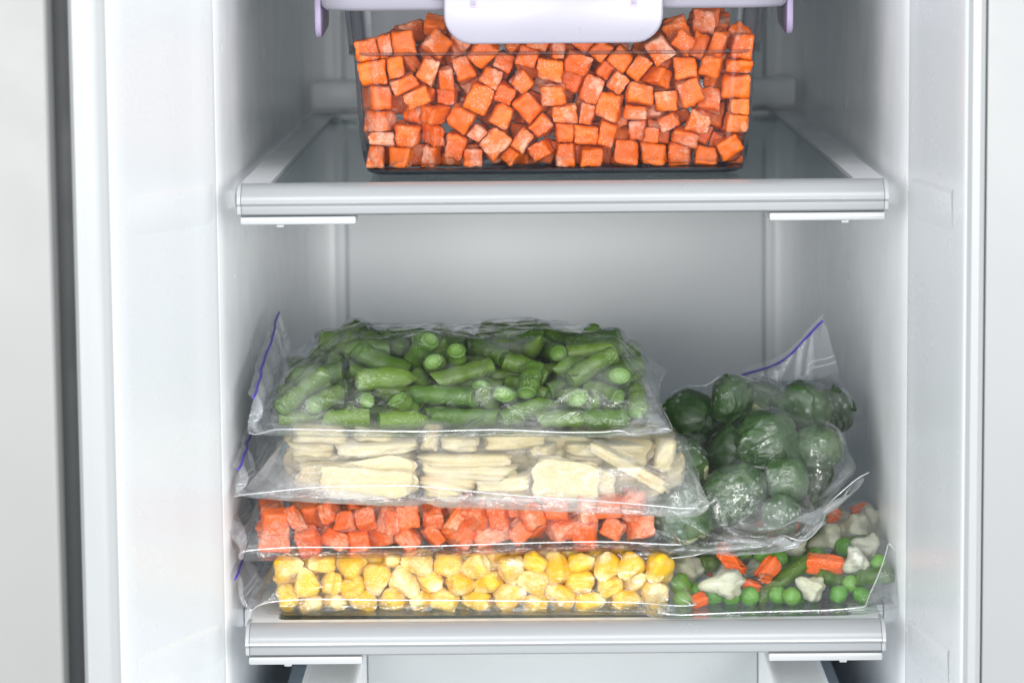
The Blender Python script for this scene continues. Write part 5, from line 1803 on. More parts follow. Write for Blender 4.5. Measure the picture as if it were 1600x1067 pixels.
        (5, 1, 230, 230, 230, 1035, 908, 183, 377, 453, 799, 115),
        (5, 2, 230, 230, 230, 1097, 812, 266, 433, -523, -505, -532),
        (5, 0, 230, 230, 230, 960, 724, 263, -151, -735, -427, 504),
        (5, 0, 230, 230, 230, 1050, 1104, 101, 110, -222, 259, -934),
        (6, 1, 450, 400, 400, 726, 908, 265, 85, -24, -933, 349),
        (2, 1, 650, 225, 225, 858, 1236, 277, -547, -283, 786, 55),
        (6, 2, 450, 400, 400, 797, 670, 123, 623, -668, -404, -41),
        (7, 2, 400, 175, 175, 1272, 903, 92, 571, 289, 137, -756),
        (5, 1, 230, 230, 230, 884, 1008, 226, -302, -824, 473, 83),
        (6, 0, 450, 400, 400, 890, 772, 82, -354, 905, -40, 233),
        (5, 0, 230, 230, 230, 1185, 1077, 117, 97, -706, 646, -273),
        (5, 1, 230, 230, 230, 1187, 839, 229, -349, 508, 593, -519),
        (2, 0, 650, 225, 225, 1318, 1234, 289, -449, 89, 257, -851),
        (2, 0, 650, 225, 225, 1060, 1190, 178, 407, -226, 612, 639),
        (5, 1, 230, 230, 230, 965, 1246, 104, -735, -492, 411, -220),
        (2, 0, 650, 225, 225, 674, 825, 211, -691, 241, -680, 54),
        (2, 0, 650, 225, 225, 613, 659, 164, -402, 870, 204, -201),
        (7, 1, 400, 175, 175, 693, 1249, 136, 269, 798, 481, 244),
        (6, 0, 450, 400, 400, 1214, 1177, 280, -30, -354, 873, -334),
        (6, 2, 450, 400, 400, 1000, 994, 271, -752, -198, -229, -586),
        (6, 2, 450, 400, 400, 1128, 1275, 221, -441, -785, -389, -194),
        (7, 2, 400, 175, 175, 754, 842, 117, -409, 301, -812, -288),
        (7, 2, 400, 175, 175, 1247, 1182, 178, -229, -475, -135, 839),
        (5, 1, 230, 230, 230, 1287, 1233, 213, 893, -334, 277, 122),
        (5, 0, 230, 230, 230, 644, 904, 183, -158, -787, 47, 594),
        (5, 1, 230, 230, 230, 1226, 636, 137, -765, -79, -554, -319),
        (6, 1, 450, 400, 400, 809, 1195, 89, -801, 412, -158, -405),
        (7, 2, 400, 175, 175, 675, 943, 130, -282, -712, 140, -627),
        (2, 0, 650, 225, 225, 1120, 1129, 320, 30, 330, -740, -586),
        (5, 1, 230, 230, 230, 787, 1006, 249, 382, -210, 459, 774),
        (6, 0, 450, 400, 400, 1369, 817, 114, -622, -405, 121, 659),
        (7, 1, 400, 175, 175, 1128, 947, 299, 721, 446, 511, -140),
        (6, 2, 450, 400, 400, 988, 1014, 129, 958, 272, -40, -82),
        (5, 0, 230, 230, 230, 895, 1109, 62, 794, -271, -318, -441),
    ],
    'sprouts': [
        (4, 0, 760, 760, 760, 566, 428, 422, -406, -396, 231, -791),
        (4, 1, 790, 790, 790, 829, 501, 520, -57, -894, 436, 80),
        (4, 2, 517, 517, 517, 1040, 373, 434, 888, -330, 261, -187),
        (4, 3, 547, 547, 547, 1077, 508, 576, 1000, 0, 0, 0),
        (4, 4, 729, 729, 729, 578, 680, 623, 298, 25, -176, 938),
        (4, 5, 699, 699, 699, 852, 899, 637, 72, -730, 198, -650),
        (4, 0, 790, 790, 790, 999, 686, 738, -184, -167, 968, 11),
        (4, 1, 638, 638, 638, 1256, 757, 695, 82, 314, 940, -104),
        (4, 2, 699, 699, 699, 639, 1145, 806, -211, 835, -493, -124),
        (4, 3, 623, 623, 623, 847, 1051, 892, 189, 647, -269, -688),
        (4, 4, 669, 669, 669, 1004, 1254, 836, 639, -504, -374, 445),
        (4, 5, 729, 729, 729, 1214, 1092, 834, 159, 207, -306, 916),
        (4, 0, 547, 547, 547, 1373, 1300, 801, 868, 18, -261, 423),
        (4, 1, 669, 669, 669, 792, 1273, 649, 295, -642, -284, 648),
        (4, 2, 669, 669, 669, 1150, 1255, 635, -238, -813, 525, -83),
        (4, 3, 669, 669, 669, 705, 1021, 462, -1, -739, 670, 76),
        (4, 4, 669, 669, 669, 966, 1027, 443, -649, 725, 229, 13),
        (4, 5, 608, 608, 608, 1215, 950, 518, 349, 752, 184, 528),
    ],
}



# ------------------------------------------------------------------ clear box with the lilac lid
BX = -.0028
BO = (BX, .035, ZU)
fc = thing('food_container', 'clear plastic box with lilac clip lid, full of diced carrot, on the upper shelf', 'food container', BO)
BD = .066                                    # half depth
bm = bmesh.new()
rings = []
for z, hx, hy, r in ((.0012, .0850, BD - .012, .010), (.0016, .0885, BD - .0085, .012), (.0034, .0905, BD - .0062, .013), (.0075, .0918, BD - .0048, .0135), (.02, .0935, BD - .004, .0135),
                     (.0570, .0955, BD - .002, .0135), (.0578, .0972, BD - .0008, .0140), (.0592, .0978, BD - .0004, .0140), (.0800, .0996, BD, .0145)):
    rings.append([(x, y + BD, z) for x, y in rrect(hx, hy, r, 7)])
inner = []
for z, hx, hy, r in ((.0800, .0974, BD - .0022, .0125), (.0592, .0956, BD - .0026, .0120), (.0570, .0935, BD - .0042, .0115), (.02, .0913, BD - .0062, .0115),
                     (.0080, .0895, BD - .0072, .0115), (.0052, .0870, BD - .0095, .010), (.0042, .0830, BD - .0135, .009)):
    inner.append([(x, y + BD, z) for x, y in rrect(hx, hy, r, 7)])
loft(bm, rings, (False, False))
loft(bm, inner, (False, True))
autosmooth(link('box_body', finish(bm, 'box_body'), M_BOX, fc), 50)
bm = bmesh.new()
rings = []
for z, k in ((.0002, .012), (.0006, .0090), (.0018, .0068), (.0030, .0066), (.0034, .0085), (.0030, .016)):
    rings.append([(x, y + BD, z) for x, y in rrect(.0968 - k, BD - k + .0005, .012, 7)])
loft(bm, rings, (True, True))
autosmooth(link('box_base', finish(bm, 'box_base'), M_BOXRIM, fc), 50)
bm = bmesh.new()
rings = []
for z, hx, k in ((.0572, .0958, .0018), (.0576, .0977, .0004), (.0588, .0981, .0001), (.0590, .0976, .0006)):
    rings.append([(x, y + BD, z) for x, y in rrect(hx, BD - k, .014, 7)])
loft(bm, rings, (False, False))
autosmooth(link('box_ledge', finish(bm, 'box_ledge'), M_BOXRIM, fc), 50)

# lid: skirt, top, clips
lid_rings = []
bm = bmesh.new()
for z, hx, hy, r in ((.0800, .1000, BD + .001, .016), (.0788, .1020, BD + .004, .018), (.0790, .1080, BD + .007, .020), (.0806, .1100, BD + .0085, .021), (.0850, .1112, BD + .0095, .022),
                     (.0920, .1112, BD + .0095, .022), (.0950, .1098, BD + .008, .021), (.0962, .1060, BD + .004, .019), (.0950, .0980, BD - .004, .015), (.0930, .0960, BD - .006, .014)):
    lid_rings.append([(x, y + BD, z) for x, y in rrect(hx, hy, r, 8)])
loft(bm, lid_rings, (True, True))
lid = autosmooth(link('lid', finish(bm, 'lid'), M_LID, fc), 50)


def flap_plate(name, w, z0, z1, rad, thick, mat, parent, n=8):
    """latch plate in the x-z plane with rounded lower corners, z0 bottom, hinge at z1"""
    pts = [(-w, z1), (-w, z0 + rad)]
    for k in range(1, n + 1):
        a = math.pi + math.pi / 2 * k / n
        pts.append((-w + rad + rad * math.cos(a), z0 + rad + rad * math.sin(a)))
    for k in range(n + 1):
        a = -math.pi / 2 + math.pi / 2 * k / n
        pts.append((w - rad + rad * math.cos(a), z0 + rad + rad * math.sin(a)))
    pts.append((w, z1))
    bm = bmesh.new()
    lay = []
    for d, ins in ((0, .0008), (.0006, 0), (thick - .0008, 0), (thick - .0002, .0005), (thick, .0012)):
        sx, zc = (w - ins) / w, (z0 + z1) / 2
        lay.append([(x * sx, -d, zc + (z - zc) * (1 - 2 * ins / (z1 - z0))) for x, z in pts])
    loft(bm, lay)
    return autosmooth(link(name, finish(bm, name), mat, parent), 45)


front = flap_plate('front_latch', .0512, .0632, .0905, .0135, .0038, M_LID, fc)
front.location = (-.0005, -.0098, 0)
for dx in (-.0375, .0375):
    h = bevel_box('hinge_slot', (dx - .0019, -.0042, .0800), (dx + .0019, -.0030, .0900), M_LIDSIDE, front, .0006)
    bevel_box('hinge_pin', (dx - .0011, -.0047, .0812), (dx + .0011, -.0041, .0900), M_LID, front, .0004)
for sx in (-1, 1):
    for dx in (0,):
        sl = flap_plate('side_latch', .030, .0665, .0890, .008, .0034, M_LIDSIDE, fc)
        sl.rotation_euler = (sx * 0, sx * math.radians(-4), sx * math.radians(90))
        sl.location = (sx * .1115, BD, 0)
for sx in (-1, 1):
    bevel_box('hinge_knuckle', (sx * .0545 - .0018, -.0128, .0835), (sx * .0545 + .0018, -.0092, .0905), M_LID, fc, .001)

# ------------------------------------------------------------------ diced carrot in the box
for kind, va, hs, loc, q in unpack_pieces(PIECES['carrotbox']):
    piece('carrot_cube', kind, va, hs, loc + Vector((BX, .035 + .007, ZU + .0036)), q, M_CARROT,
          'frosty orange carrot cube packed inside the clear lidded box on the upper shelf', 'carrot cube', 'carrot cubes in the lidded box')


# ------------------------------------------------------------------ bags
# Each bag is two welded sheets of film.  The film starts as a loose pillow round the pieces and is
# relaxed (position based cloth) under gravity and a little suction until it rests on them.
class Solid:
    """distance field of the pieces inside one bag"""

    def __init__(self, lo, hi, h=.0016):
        self.lo, self.h = np.array(lo), h
        self.n = np.ceil((np.array(hi) - self.lo) / h).astype(int) + 1
        self.d = np.full(self.n, .03)

    def add(self, kind, hs, loc, quat=(1, 0, 0, 0)):
        rot = np.array(Quaternion(quat).to_matrix())
        loc, hs = np.array(loc), np.array(hs) * 1.04 + .0002
        rad = np.linalg.norm(hs) + .010
        a = np.clip(((loc - rad - self.lo) / self.h).astype(int), 0, self.n - 1)
        b = np.clip(((loc + rad - self.lo) / self.h).astype(int) + 2, 1, self.n)
        if (b <= a).any():
            return
        g = np.stack(np.meshgrid(*[np.arange(a[k], b[k]) for k in range(3)], indexing='ij'), -1) * self.h + self.lo - loc
        p = g @ rot
        if kind in ('cube', 'slice', 'stick', 'box'):
            r = .0015
            e = np.abs(p) - (hs * .95 - r)
            d = np.linalg.norm(np.maximum(e, 0), axis=-1) + np.minimum(e.max(-1), 0) - r
        elif kind == 'bean':
            x = np.clip(p[..., 0], -hs[0] + hs[1] * .5, hs[0] - hs[1] * .5)
            d = np.sqrt((p[..., 0] - x) ** 2 + p[..., 1] ** 2 + p[..., 2] ** 2) - hs[1]
        else:
            k = np.linalg.norm(p / hs, axis=-1)
            k2 = np.linalg.norm(p / hs ** 2, axis=-1) + 1e-9
            d = k * (k - 1) / k2
        sl = tuple(slice(a[k], b[k]) for k in range(3))
        self.d[sl] = np.minimum(self.d[sl], d)

    def close(self, r):
        """fill the crevices narrower than r, which taut film bridges"""
        def far(mask, m):
            f = np.where(mask, 0., 1e6)
            for ax in range(3):
                g = f.copy()
                for k in range(1, m + 1):
                    lo_, hi_ = [slice(None)] * 3, [slice(None)] * 3
                    lo_[ax], hi_[ax] = slice(0, -k), slice(k, None)
                    lo_, hi_ = tuple(lo_), tuple(hi_)
                    g[lo_] = np.minimum(g[lo_], f[hi_] + k * k)
                    g[hi_] = np.minimum(g[hi_], f[lo_] + k * k)
                f = g
            return np.sqrt(f)
        m = int(r / self.h) + 7
        wide = far(self.d < .0002, m) * self.h < r
        out = far(wide, m) * self.h
        inn = far(~wide, m + 2) * self.h
        s = np.where(wide, r - inn + .5 * self.h, r + out - .5 * self.h)
        self.d = np.clip(np.minimum(s, self.d), -.03, .03)

    def sample(self, P):
        t = (P - self.lo) / self.h
        inside = ((t >= 0) & (t < self.n - 1.001)).all(1)
        t = np.clip(t, 0, self.n - 1.001)
        i = t.astype(int)
        fx, fy, fz = (t - i).T
        c = np.empty((2, 2, 2, len(P)))
        for a in (0, 1):
            for b in (0, 1):
                for e in (0, 1):
                    c[a, b, e] = self.d[i[:, 0] + a, i[:, 1] + b, i[:, 2] + e]
        cx = c[0] * (1 - fx) + c[1] * fx
        cy = cx[0] * (1 - fy) + cx[1] * fy
        d = cy[0] * (1 - fz) + cy[1] * fz
        gy = cx[1] - cx[0]
        gx = c[1] - c[0]
        gx = gx[0] * (1 - fy) + gx[1] * fy
        G = np.stack([gx[0] * (1 - fz) + gx[1] * fz, gy[0] * (1 - fz) + gy[1] * fz, cy[1] - cy[0]], 1)
        G /= np.linalg.norm(G, axis=1)[:, None] + 1e-9
        return np.where(inside, d, .05), G


def graded(a, b, h0, h1):
    n = max(2, int((b - a) * 2 / (h0 + h1)))
    t = np.linspace(0, 1, n + 1)
    k = (h1 - h0) / (h1 + h0)
    return a + (b - a) * ((1 - k) * t + k * t * t)


def relax_film(us, vs, nf, fl, solid, zseam, ztop, floor=None, ceil=None, flap=None, pins=None, place=None,
               steps=240, iters=9, grav=.5, press=0.0, bend=.05, xmin=None, seed=0, gap=.0012, slack=.85):
    """us, vs: rest coordinates of the grid; nf columns of single-sheet zip flap beyond us[0]"""
    rng = np.random.default_rng(seed)
    nu, nv = len(us), len(vs)
    top = np.arange(nu * nv).reshape(nu, nv)
    bot = top.copy()
    V = [(u, v, 1) for u in us for v in vs]
    for i in range(1, nu - 1):
        for j in range(1, nv - 1):
            bot[i, j] = len(V)
            V.append((us[i], vs[j], -1))
    fg = np.zeros((nf + 1, nv), int)
    fg[0] = top[0]
    for k in range(1, nf + 1):
        for j in range(nv):
            fg[k, j] = len(V)
            V.append((us[0] - k * fl, vs[j], 0))
    V = np.array(V, float)
    R = V[:, :2].copy()
    P = np.zeros((len(V), 3))
    P[:, :2] = R
    e = np.clip(np.minimum.reduce([R[:, 0] - us[0], us[-1] - R[:, 0], R[:, 1] - vs[0], vs[-1] - R[:, 1]]), 0, None)
    prof = np.sqrt(np.clip(1 - (1 - np.clip(e / .016, 0, 1)) ** 2, 0, 1))
    P[:, 2] = zseam + np.where(V[:, 2] > 0, prof * (ztop - zseam), np.where(V[:, 2] < 0, -prof * (zseam - .001), 0))
    P += rng.normal(0, .0007, P.shape)
    if place is not None:
        P = place(P, R)
    w = np.ones(len(P))
    E = {}

    def springs(g):
        def pr(a, b, k):
            for x, y in zip(a.ravel().tolist(), b.ravel().tolist()):
                if x != y:
                    kk = (x, y) if x < y else (y, x)
                    E[kk] = max(E.get(kk, 0), k)
        pr(g[:-1], g[1:], 1.)
        pr(g[:, :-1], g[:, 1:], 1.)
        pr(g[:-1, :-1], g[1:, 1:], .35)
        pr(g[1:, :-1], g[:-1, 1:], .35)
        if g.shape[0] > 2:
            pr(g[:-2], g[2:], bend)
        pr(g[:, :-2], g[:, 2:], bend)
    springs(top)
    springs(bot)
    if nf:
        springs(fg)
        for k in range(nf - 1):
            for j in range(nv):
                E[(min(fg[k, j], fg[k + 2, j]), max(fg[k, j], fg[k + 2, j]))] = .5
    ed = np.array(list(E.keys()))
    kk = np.array(list(E.values()))
    rest = np.linalg.norm(R[ed[:, 0]] - R[ed[:, 1]], axis=1)
    used = [0] * len(P)
    col = np.zeros(len(ed), int)
    for q, (a, b) in enumerate(ed.tolist()):
        m = used[a] | used[b]
        c = 0
        while m >> c & 1:
            c += 1
        col[q] = c
        used[a] |= 1 << c
        used[b] |= 1 << c
    a, b, c, d = top[:-1, :-1].ravel(), top[1:, :-1].ravel(), top[1:, 1:].ravel(), top[:-1, 1:].ravel()
    quads = [np.stack([a, b, c, d], 1)]
    a, b, c, d = bot[:-1, :-1].ravel(), bot[1:, :-1].ravel(), bot[1:, 1:].ravel(), bot[:-1, 1:].ravel()
    quads.append(np.stack([d, c, b, a], 1))
    Q = np.concatenate(quads)
    area = np.median(np.diff(us)) * np.median(np.diff(vs))
    pin = np.zeros(len(P), bool)
    goal, start = P.copy(), P.copy()
    if nf and flap is not None:
        for row, back in ((nf, 0.), (nf - 1, 1.)):
            o = fg[row]
            pin[o] = True
            dy = R[o, 1] - vs[0]
            wob = .0007 * np.sin(dy * 60 + seed) + .0004 * np.sin(dy * 170)
            goal[o, 0] = flap['x'] + flap.get('dxdy', 0) * dy + back * fl * .8 + wob
            goal[o, 1] = flap['y0'] + dy * flap.get('ys', .95)
            goal[o, 2] = flap['z'] + flap.get('dzdy', 0) * dy - back * fl * .6 + wob
    if pins is not None:
        pins(pin, goal, fg, top)
    w[pin] = 0
    groups = []
    for c in range(col.max() + 1):
        m = col == c
        i0, i1 = ed[m, 0], ed[m, 1]
        ws = w[i0] + w[i1]
        f = kk[m] / np.where(ws == 0, 1, ws)
        groups.append((i0, i1, rest[m], (f * w[i0])[:, None], (f * w[i1])[:, None]))
    it_, ib_ = top[1:-1, 1:-1].ravel(), bot[1:-1, 1:-1].ravel()
    sheet = V[:, 2] != 0
    free = ~pin
    vel = np.zeros_like(P)
    dt = 1 / 60.
    flo = (lambda X: np.zeros(len(X))) if floor is None else floor
    for st in range(steps):
        acc = np.zeros_like(P)
        acc[:, 2] -= grav
        pp = press(st / steps) if callable(press) else press
        if pp:
            p4 = P[Q]
            nn = np.cross(p4[:, 2] - p4[:, 0], p4[:, 3] - p4[:, 1]) * (.125 * pp / area)
            for k in range(4):
                for ax in range(3):
                    acc[:, ax] += np.bincount(Q[:, k], nn[:, ax], len(P))
        vel = (vel + acc * dt) * .96
        sp = np.linalg.norm(vel, axis=1)
        vel *= np.minimum(1, .0022 / dt / (sp + 1e-9))[:, None]
        P0 = P.copy()
        P = P + vel * dt * w[:, None]
        if pin.any():
            t = min(1, st / (steps * .5))
            P[pin] = start[pin] * (1 - t) + goal[pin] * t
        for it in range(iters):
            for i0, i1, r0, f0, f1 in groups:
                dl = P[i1] - P[i0]
                L = np.sqrt((dl * dl).sum(1)) + 1e-12
                k = 1 - r0 / L
                dl *= np.where(k < 0, k * slack, k)[:, None]
                P[i0] += dl * f0
                P[i1] -= dl * f1
            if it % 3 == 2 or it == iters - 1:
                dd, G = solid.sample(P)
                hit = (dd < gap) & free
                P[hit] += G[hit] * (gap - dd[hit])[:, None] * .9
                fz = flo(P) + .0004
                m = (P[:, 2] < fz) & free
                P[m, 2] = fz[m]
                if ceil is not None:
                    cz = ceil(P)
                    m = (P[:, 2] > cz) & free & sheet
                    P[m, 2] = cz[m]
                if xmin is not None:
                    m = (P[:, 0] < xmin) & free
                    P[m, 0] = xmin
                x = P[it_, 2] < P[ib_, 2] + .0004
                mid = (P[it_[x], 2] + P[ib_[x], 2]) / 2
                P[it_[x], 2] = mid + .0002
                P[ib_[x], 2] = mid - .0002
        vel = (P - P0) / dt
        dd, G = solid.sample(P)
        vel[(dd < gap * 1.6) | (P[:, 2] < flo(P) + .0008)] *= .5
    return P, top, bot, fg


def build_bag(key, label, loc, tilt, relaxed, category='zip bag'):
    P, top, bot, fl = relaxed
    nf = len(fl) - 1
    faces = []
    for g, s in ((top, 1), (bot, -1)) + (((fl[::-1], 1),) if nf else ()):
        for i in range(g.shape[0] - 1):
            for j in range(g.shape[1] - 1):
                f = [int(g[i, j]), int(g[i + 1, j]), int(g[i + 1, j + 1]), int(g[i, j + 1])]
                faces.append(f if s > 0 else f[::-1])
    me = bpy.data.meshes.new('film')
    me.from_pydata([tuple(p) for p in P], [], faces)
    me.polygons.foreach_set('use_smooth', [True] * len(me.polygons))
    root = thing('zip_bag', label, category, loc)
    root.rotation_euler = tilt
    film = link('film', me, [M_FILM[key], M_FLAP], root)
    nflap = nf * (fl.shape[1] - 1)
    if nf:
        for pl in me.polygons[len(me.polygons) - nflap:]:
            pl.material_index = 1
    sb = film.modifiers.new('subsurf', 'SUBSURF')
    sb.levels = 1
    sb.render_levels = 2

    def smooth_line(idx):
        q = P[idx]
        for _ in range(2):
            q = np.vstack([q[:1], (q[:-2] + 2 * q[1:-1] + q[2:]) / 4, q[-1:]])
        t = np.linspace(0, len(q) - 1, len(q) * 2)
        i0 = np.clip(t.astype(int), 0, len(q) - 2)
        f = (t - i0)[:, None]
        return [Vector(p) for p in q[i0] * (1 - f) + q[i0 + 1] * f]
    tube('side_seam', smooth_line(top[:, 0]), .00034, M_BEAD, root, 6)
    tube('end_seam', smooth_line(top[-1, :]), .00030, M_BEAD, root, 6)
    if nf:
        tube('zip_line', smooth_line(fl[nf - 1]), .00062, M_ZIP, root, 6)
        for k in (2, 3):
            tube('zip_ridge', smooth_line(fl[k]), .00042, M_RIDGE, root, 6)
    return root


def solid_of(key, lo, hi, bridge=.007, block=None):
    s = Solid(lo, hi)
    for kind, va, hs, loc, q in unpack_pieces(PIECES[key]):
        k = .88 if kind == 'floret' else 1.0
        s.add(kind, [h * k for h in hs], loc, q)
    if block:
        s.add('box', block[1], block[0])
    s.close(bridge)
    return s


def extent(s):
    """box round everything the distance field holds"""
    g = np.argwhere(s.d < -.0003)
    return s.lo + g.min(0) * s.h, s.lo + g.max(0) * s.h


def wrap_start(lo, hi, zseam, us, vs, dome=0.0, base=None):
    """film folded round the box lo..hi, up its sides and over its top"""
    def place(P, R2):
        q = P.copy()
        cu, cv = (us[0] + us[-1]) / 2, (vs[0] + vs[-1]) / 2
        hu, hv = (us[-1] - us[0]) / 2, (vs[-1] - vs[0]) / 2
        cx, cy = (lo[0] + hi[0]) / 2, (lo[1] + hi[1]) / 2
        hx, hy = (hi[0] - lo[0]) / 2 + .003, (hi[1] - lo[1]) / 2 + .003
        for ax, (c, h, cc, hh) in enumerate(((cu, hu, cx, hx), (cv, hv, cy, hy))):
            d = R2[:, ax] - c
            flat = np.minimum(np.abs(d), hh)
            over = np.maximum(np.abs(d) - h, 0)
            q[:, ax] = cc + np.sign(d) * (flat + over)
        e = np.minimum(hu - np.abs(R2[:, 0] - cu), hv - np.abs(R2[:, 1] - cv))
        e = np.clip(e, 0, None)
        rise = max(1e-4, min(hu - hx, hv - hy))
        k = np.clip(e / rise, 0, 1)
        up_ = np.sin(np.pi * np.clip((R2[:, 0] - us[0]) / (2 * hu), 0, 1)) * np.sin(np.pi * np.clip((R2[:, 1] - vs[0]) / (2 * hv), 0, 1))
        above = P[:, 2] > zseam + .0015
        below = P[:, 2] < zseam - .0015
        top_z = hi[2] + .0015
        q[:, 2] = np.where(above, zseam + k * (top_z - zseam) + dome * up_, np.where(below, zseam - k * (zseam - .0008), zseam))
        if base is not None:
            q[:, 2] += base(q)
        return q
    return place


def flat_bag(key, label, loc, tilt, zseam, back, flap, ceil=None, block=None, ease=.80, ease_x=.55, **kw):
    s = solid_of(key, (-.13, -.05, -.006), (.13, .20, .075), .007, block)
    lo, hi = extent(s)
    hi[1] = max(hi[1], back)
    h = hi[2] - zseam
    us = np.linspace(lo[0] - .003 - h * ease_x, hi[0] + .003 + h * ease_x, int((hi[0] - lo[0] + 2 * h) / .0037) + 1)
    vs_ = graded(lo[1] - .003 - h * ease, hi[1] + .003 + h * ease, .0028, .0062)
    fx = dict(flap)
    fx['x'] = lo[0] - .003 + flap['x']
    fx['y0'] = lo[1] + flap['y0']
    return build_bag(key, label, loc, tilt,
                     relax_film(us, vs_, 7, .0034, s, zseam, hi[2], ceil=ceil, place=wrap_start(lo, hi, zseam, us, vs_), flap=fx, **kw))


def puff(t):
    """a little air left in the bag"""
    return 1.2 if t < .75 else .5


def wavy(z, amp, sd):
    return lambda P: z + amp * np.sin(P[:, 0] * 70 + sd) + amp * .6 * np.sin(P[:, 0] * 23 + P[:, 1] * 41 + sd * 2)


def fill(key, root, name_of, mat_of, label_of, cat_of, group):
    Mx = Matrix.LocRotScale(root.location, root.rotation_euler, None)
    for i, (kind, va, hs, loc, q) in enumerate(unpack_pieces(PIECES[key])):
        piece(name_of(kind), kind, va, hs, Mx @ loc, Mx.to_quaternion() @ q, mat_of(kind), label_of(kind, i), cat_of(kind), group(kind))


R = math.radians
b = flat_bag('corn', 'clear zip bag of yellow corn at the bottom of the left stack', (-.043, .024, .0006), (0, 0, 0),
             .0125, .135, dict(x=-.017, z=.020, y0=-.002, ys=.9, dzdy=.03), wavy(.0330, .001, 1),
             ((0, .105, .015), (.088, .03, .0135)), press=puff)
fill('corn', b, lambda k: 'corn_kernel', lambda k: M_CORN, lambda k, i: 'yellow frozen corn kernel in the bottom bag of the left stack',
     lambda k: 'corn kernel', lambda k: 'corn kernels in the bottom bag')
b = flat_bag('carrotbag', 'clear zip bag of diced orange carrot, between the corn and the pale slices', (-.053, .024, .0308), (0, R(-1.6), 0),
             .0105, .135, dict(x=-.011, z=.0185, y0=.000, ys=.9, dzdy=.05), wavy(.0290, .001, 2),
             ((0, .105, .0115), (.086, .035, .0105)), press=puff)
fill('carrotbag', b, lambda k: 'carrot_chunk', lambda k: M_CARROTB, lambda k, i: 'orange carrot chunk in the zip bag lying on the corn bag',
     lambda k: 'carrot chunk', lambda k: 'carrot chunks in the zip bag')
b = flat_bag('slices', 'clear zip bag of pale cream vegetable slices under the green beans', (-.038, .027, .0530), (0, R(2.6), 0),
             .0145, .14, dict(x=-.017, z=.015, y0=-.002, ys=.9, dzdy=.06), wavy(.0385, .001, 3),
             ((0, .11, .017), (.084, .03, .015)), press=puff)
fill('slices', b, lambda k: 'vegetable_slice', lambda k: M_SLICE, lambda k, i: 'pale cream vegetable slice in the zip bag under the green beans',
     lambda k: 'vegetable slice', lambda k: 'pale slices in the zip bag')
b = flat_bag('beans', 'clear zip bag of cut green beans on top of the left stack', (-.0475, .030, .0868), (0, 0, 0),
             .0105, .14, dict(x=-.008, z=.019, y0=-.002, ys=.88, dzdy=.10), ease_x=.22, grav=.8,
             press=puff)
fill('beans', b, lambda k: 'green_bean_piece', lambda k: M_BEAN, lambda k, i: 'cut green bean piece in the top bag of the left stack',
     lambda k: 'green bean', lambda k: 'cut green beans in the top bag')


def lean(P):
    """upper face of the mixed bag, which the crumpled bag lies on"""
    return .0235 + .10 * np.clip(P[:, 0] - .037, 0, .075) + .75 * np.clip(P[:, 0] - .112, 0, .06)


def mixed_pins(pin, goal, fg, top):
    for c, g in ((top[-1, 0], (.1555, .030, .0300)), (top[0, 0], (.0490, .010, .0030))):
        pin[c] = True
        goal[c] = g


s = solid_of('mixed', (.0, -.03, -.006), (.2, .2, .09))
lo, hi = extent(s)
us = np.linspace(lo[0] - .022, hi[0] + .022, 40)
gs = graded(lo[1] - .022, hi[1] + .025, .0030, .0055)
rel = relax_film(us, gs, 0, .004, s, .010, hi[2], ceil=lambda P: np.where(P[:, 0] < .125, lean(P) + .008 + .3 * np.clip(P[:, 1] - .05, 0, .03), .07),
                 pins=mixed_pins, place=wrap_start(lo, hi, .010, us, gs), press=puff)
b = build_bag('mixed', 'clear bag of mixed peas, carrot and cauliflower at the lower right', (0, 0, .0006), (0, 0, 0), rel)
NM = {'pea': ('pea', M_PEA, 'round green pea in the mixed vegetable bag at the lower right', 'pea', 'peas in the mixed bag'),
      'floret': ('cauliflower_floret', M_FLORET, 'pale cauliflower floret in the mixed vegetable bag at the lower right', 'cauliflower', 'cauliflower florets in the mixed bag'),
      'stick': ('carrot_piece', M_STICK, 'orange carrot piece in the mixed vegetable bag at the lower right', 'carrot', 'carrot pieces in the mixed bag'),
      'bean': ('green_bean_piece', M_BEAN, 'green bean piece in the mixed vegetable bag at the lower right', 'green bean', 'green bean pieces in the mixed bag')}
SPECIAL = {0: 'large pale cauliflower floret beside the right end of the corn bag',
           1: 'cream cauliflower floret at the front of the mixed bag, among the peas'}
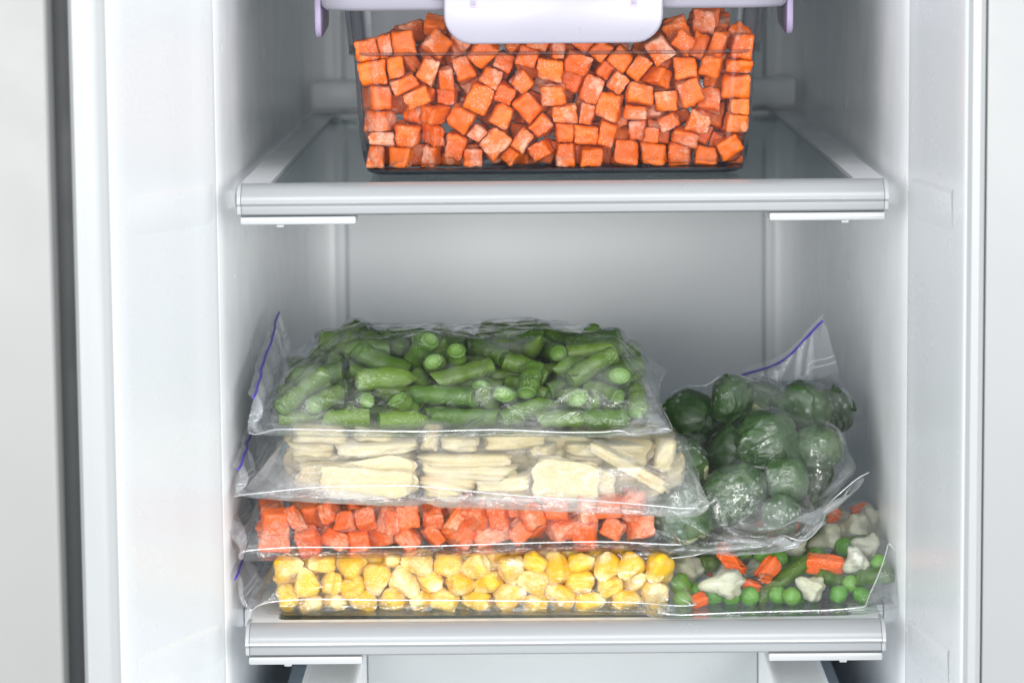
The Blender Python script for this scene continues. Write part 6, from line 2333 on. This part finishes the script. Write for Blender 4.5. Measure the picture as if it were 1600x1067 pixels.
for i, (kind, va, hs, loc, q) in enumerate(unpack_pieces(PIECES['mixed'])):
    nm, mt, lb, ct, gp = NM[kind]
    piece(nm, kind, va, hs, loc, q, mt, SPECIAL.get(i, lb), ct, None if i in SPECIAL else gp)


# crumpled bag: its mouth stands up at the back right, the closed end hangs over the front
SW, SL = .205, .205


def sprout_pins(pin, goal, fg, top):
    o = fg[-1]
    pin[o] = True
    pin[fg[-2]] = True
    t = np.linspace(0, 1, len(o))
    a, c = np.array((.0954, .185, .0941)), np.array((.1307, .105, .1323))
    T = a + (c - a) * t[:, None]
    T[:, 2] -= .006 * np.sin(np.pi * t)
    T[:, 1] += .003 * np.sin(t * 9)
    goal[o] = T
    goal[fg[-2]] = T - np.array((.0005, 0, .0038))
    for q, g in ((top[-1, -1], (.1475, .045, .0625)), (top[-1, 0], (.0250, .026, .0270))):
        pin[q] = True
        goal[q] = g


s = solid_of('sprouts', (-.02, -.03, -.006), (.2, .24, .16), .011)
lo, hi = extent(s)
us, gs = np.linspace(0, SL, 46), np.linspace(0, SW, 46)
# the mouth is at the back, so the sheet's first axis runs towards the camera and its second to the right
wrapped = wrap_start(np.array((-hi[1], lo[0], 0)), np.array((-lo[1], hi[0], .074)), .008, us, gs, dome=.030)


def sprout_place(P, R2):
    w_ = wrapped(P, R2)
    q = np.stack([w_[:, 1], -w_[:, 0], w_[:, 2]], 1)
    q[:, 2] += lean(q)
    return q


rel = relax_film(us, gs, 9, .0040, s, .008, .058, floor=lean, pins=sprout_pins,
                 place=sprout_place, grav=2.0, press=-.4, steps=280)
b = build_bag('sprouts', 'crumpled clear zip bag of dark green sprouts lying on the mixed vegetable bag', (0, 0, 0), (0, 0, 0), rel)
for i, (kind, va, hs, loc, q) in enumerate(unpack_pieces(PIECES['sprouts'])):
    sp = i == 3
    piece('brussels_sprout', kind, va, hs, loc, q, M_SPROUT,
          'pale sprout turned cut end forward in the crumpled bag' if sp else 'dark green frosted sprout in the crumpled bag on the right',
          'sprout', None if sp else 'sprouts in the crumpled bag')
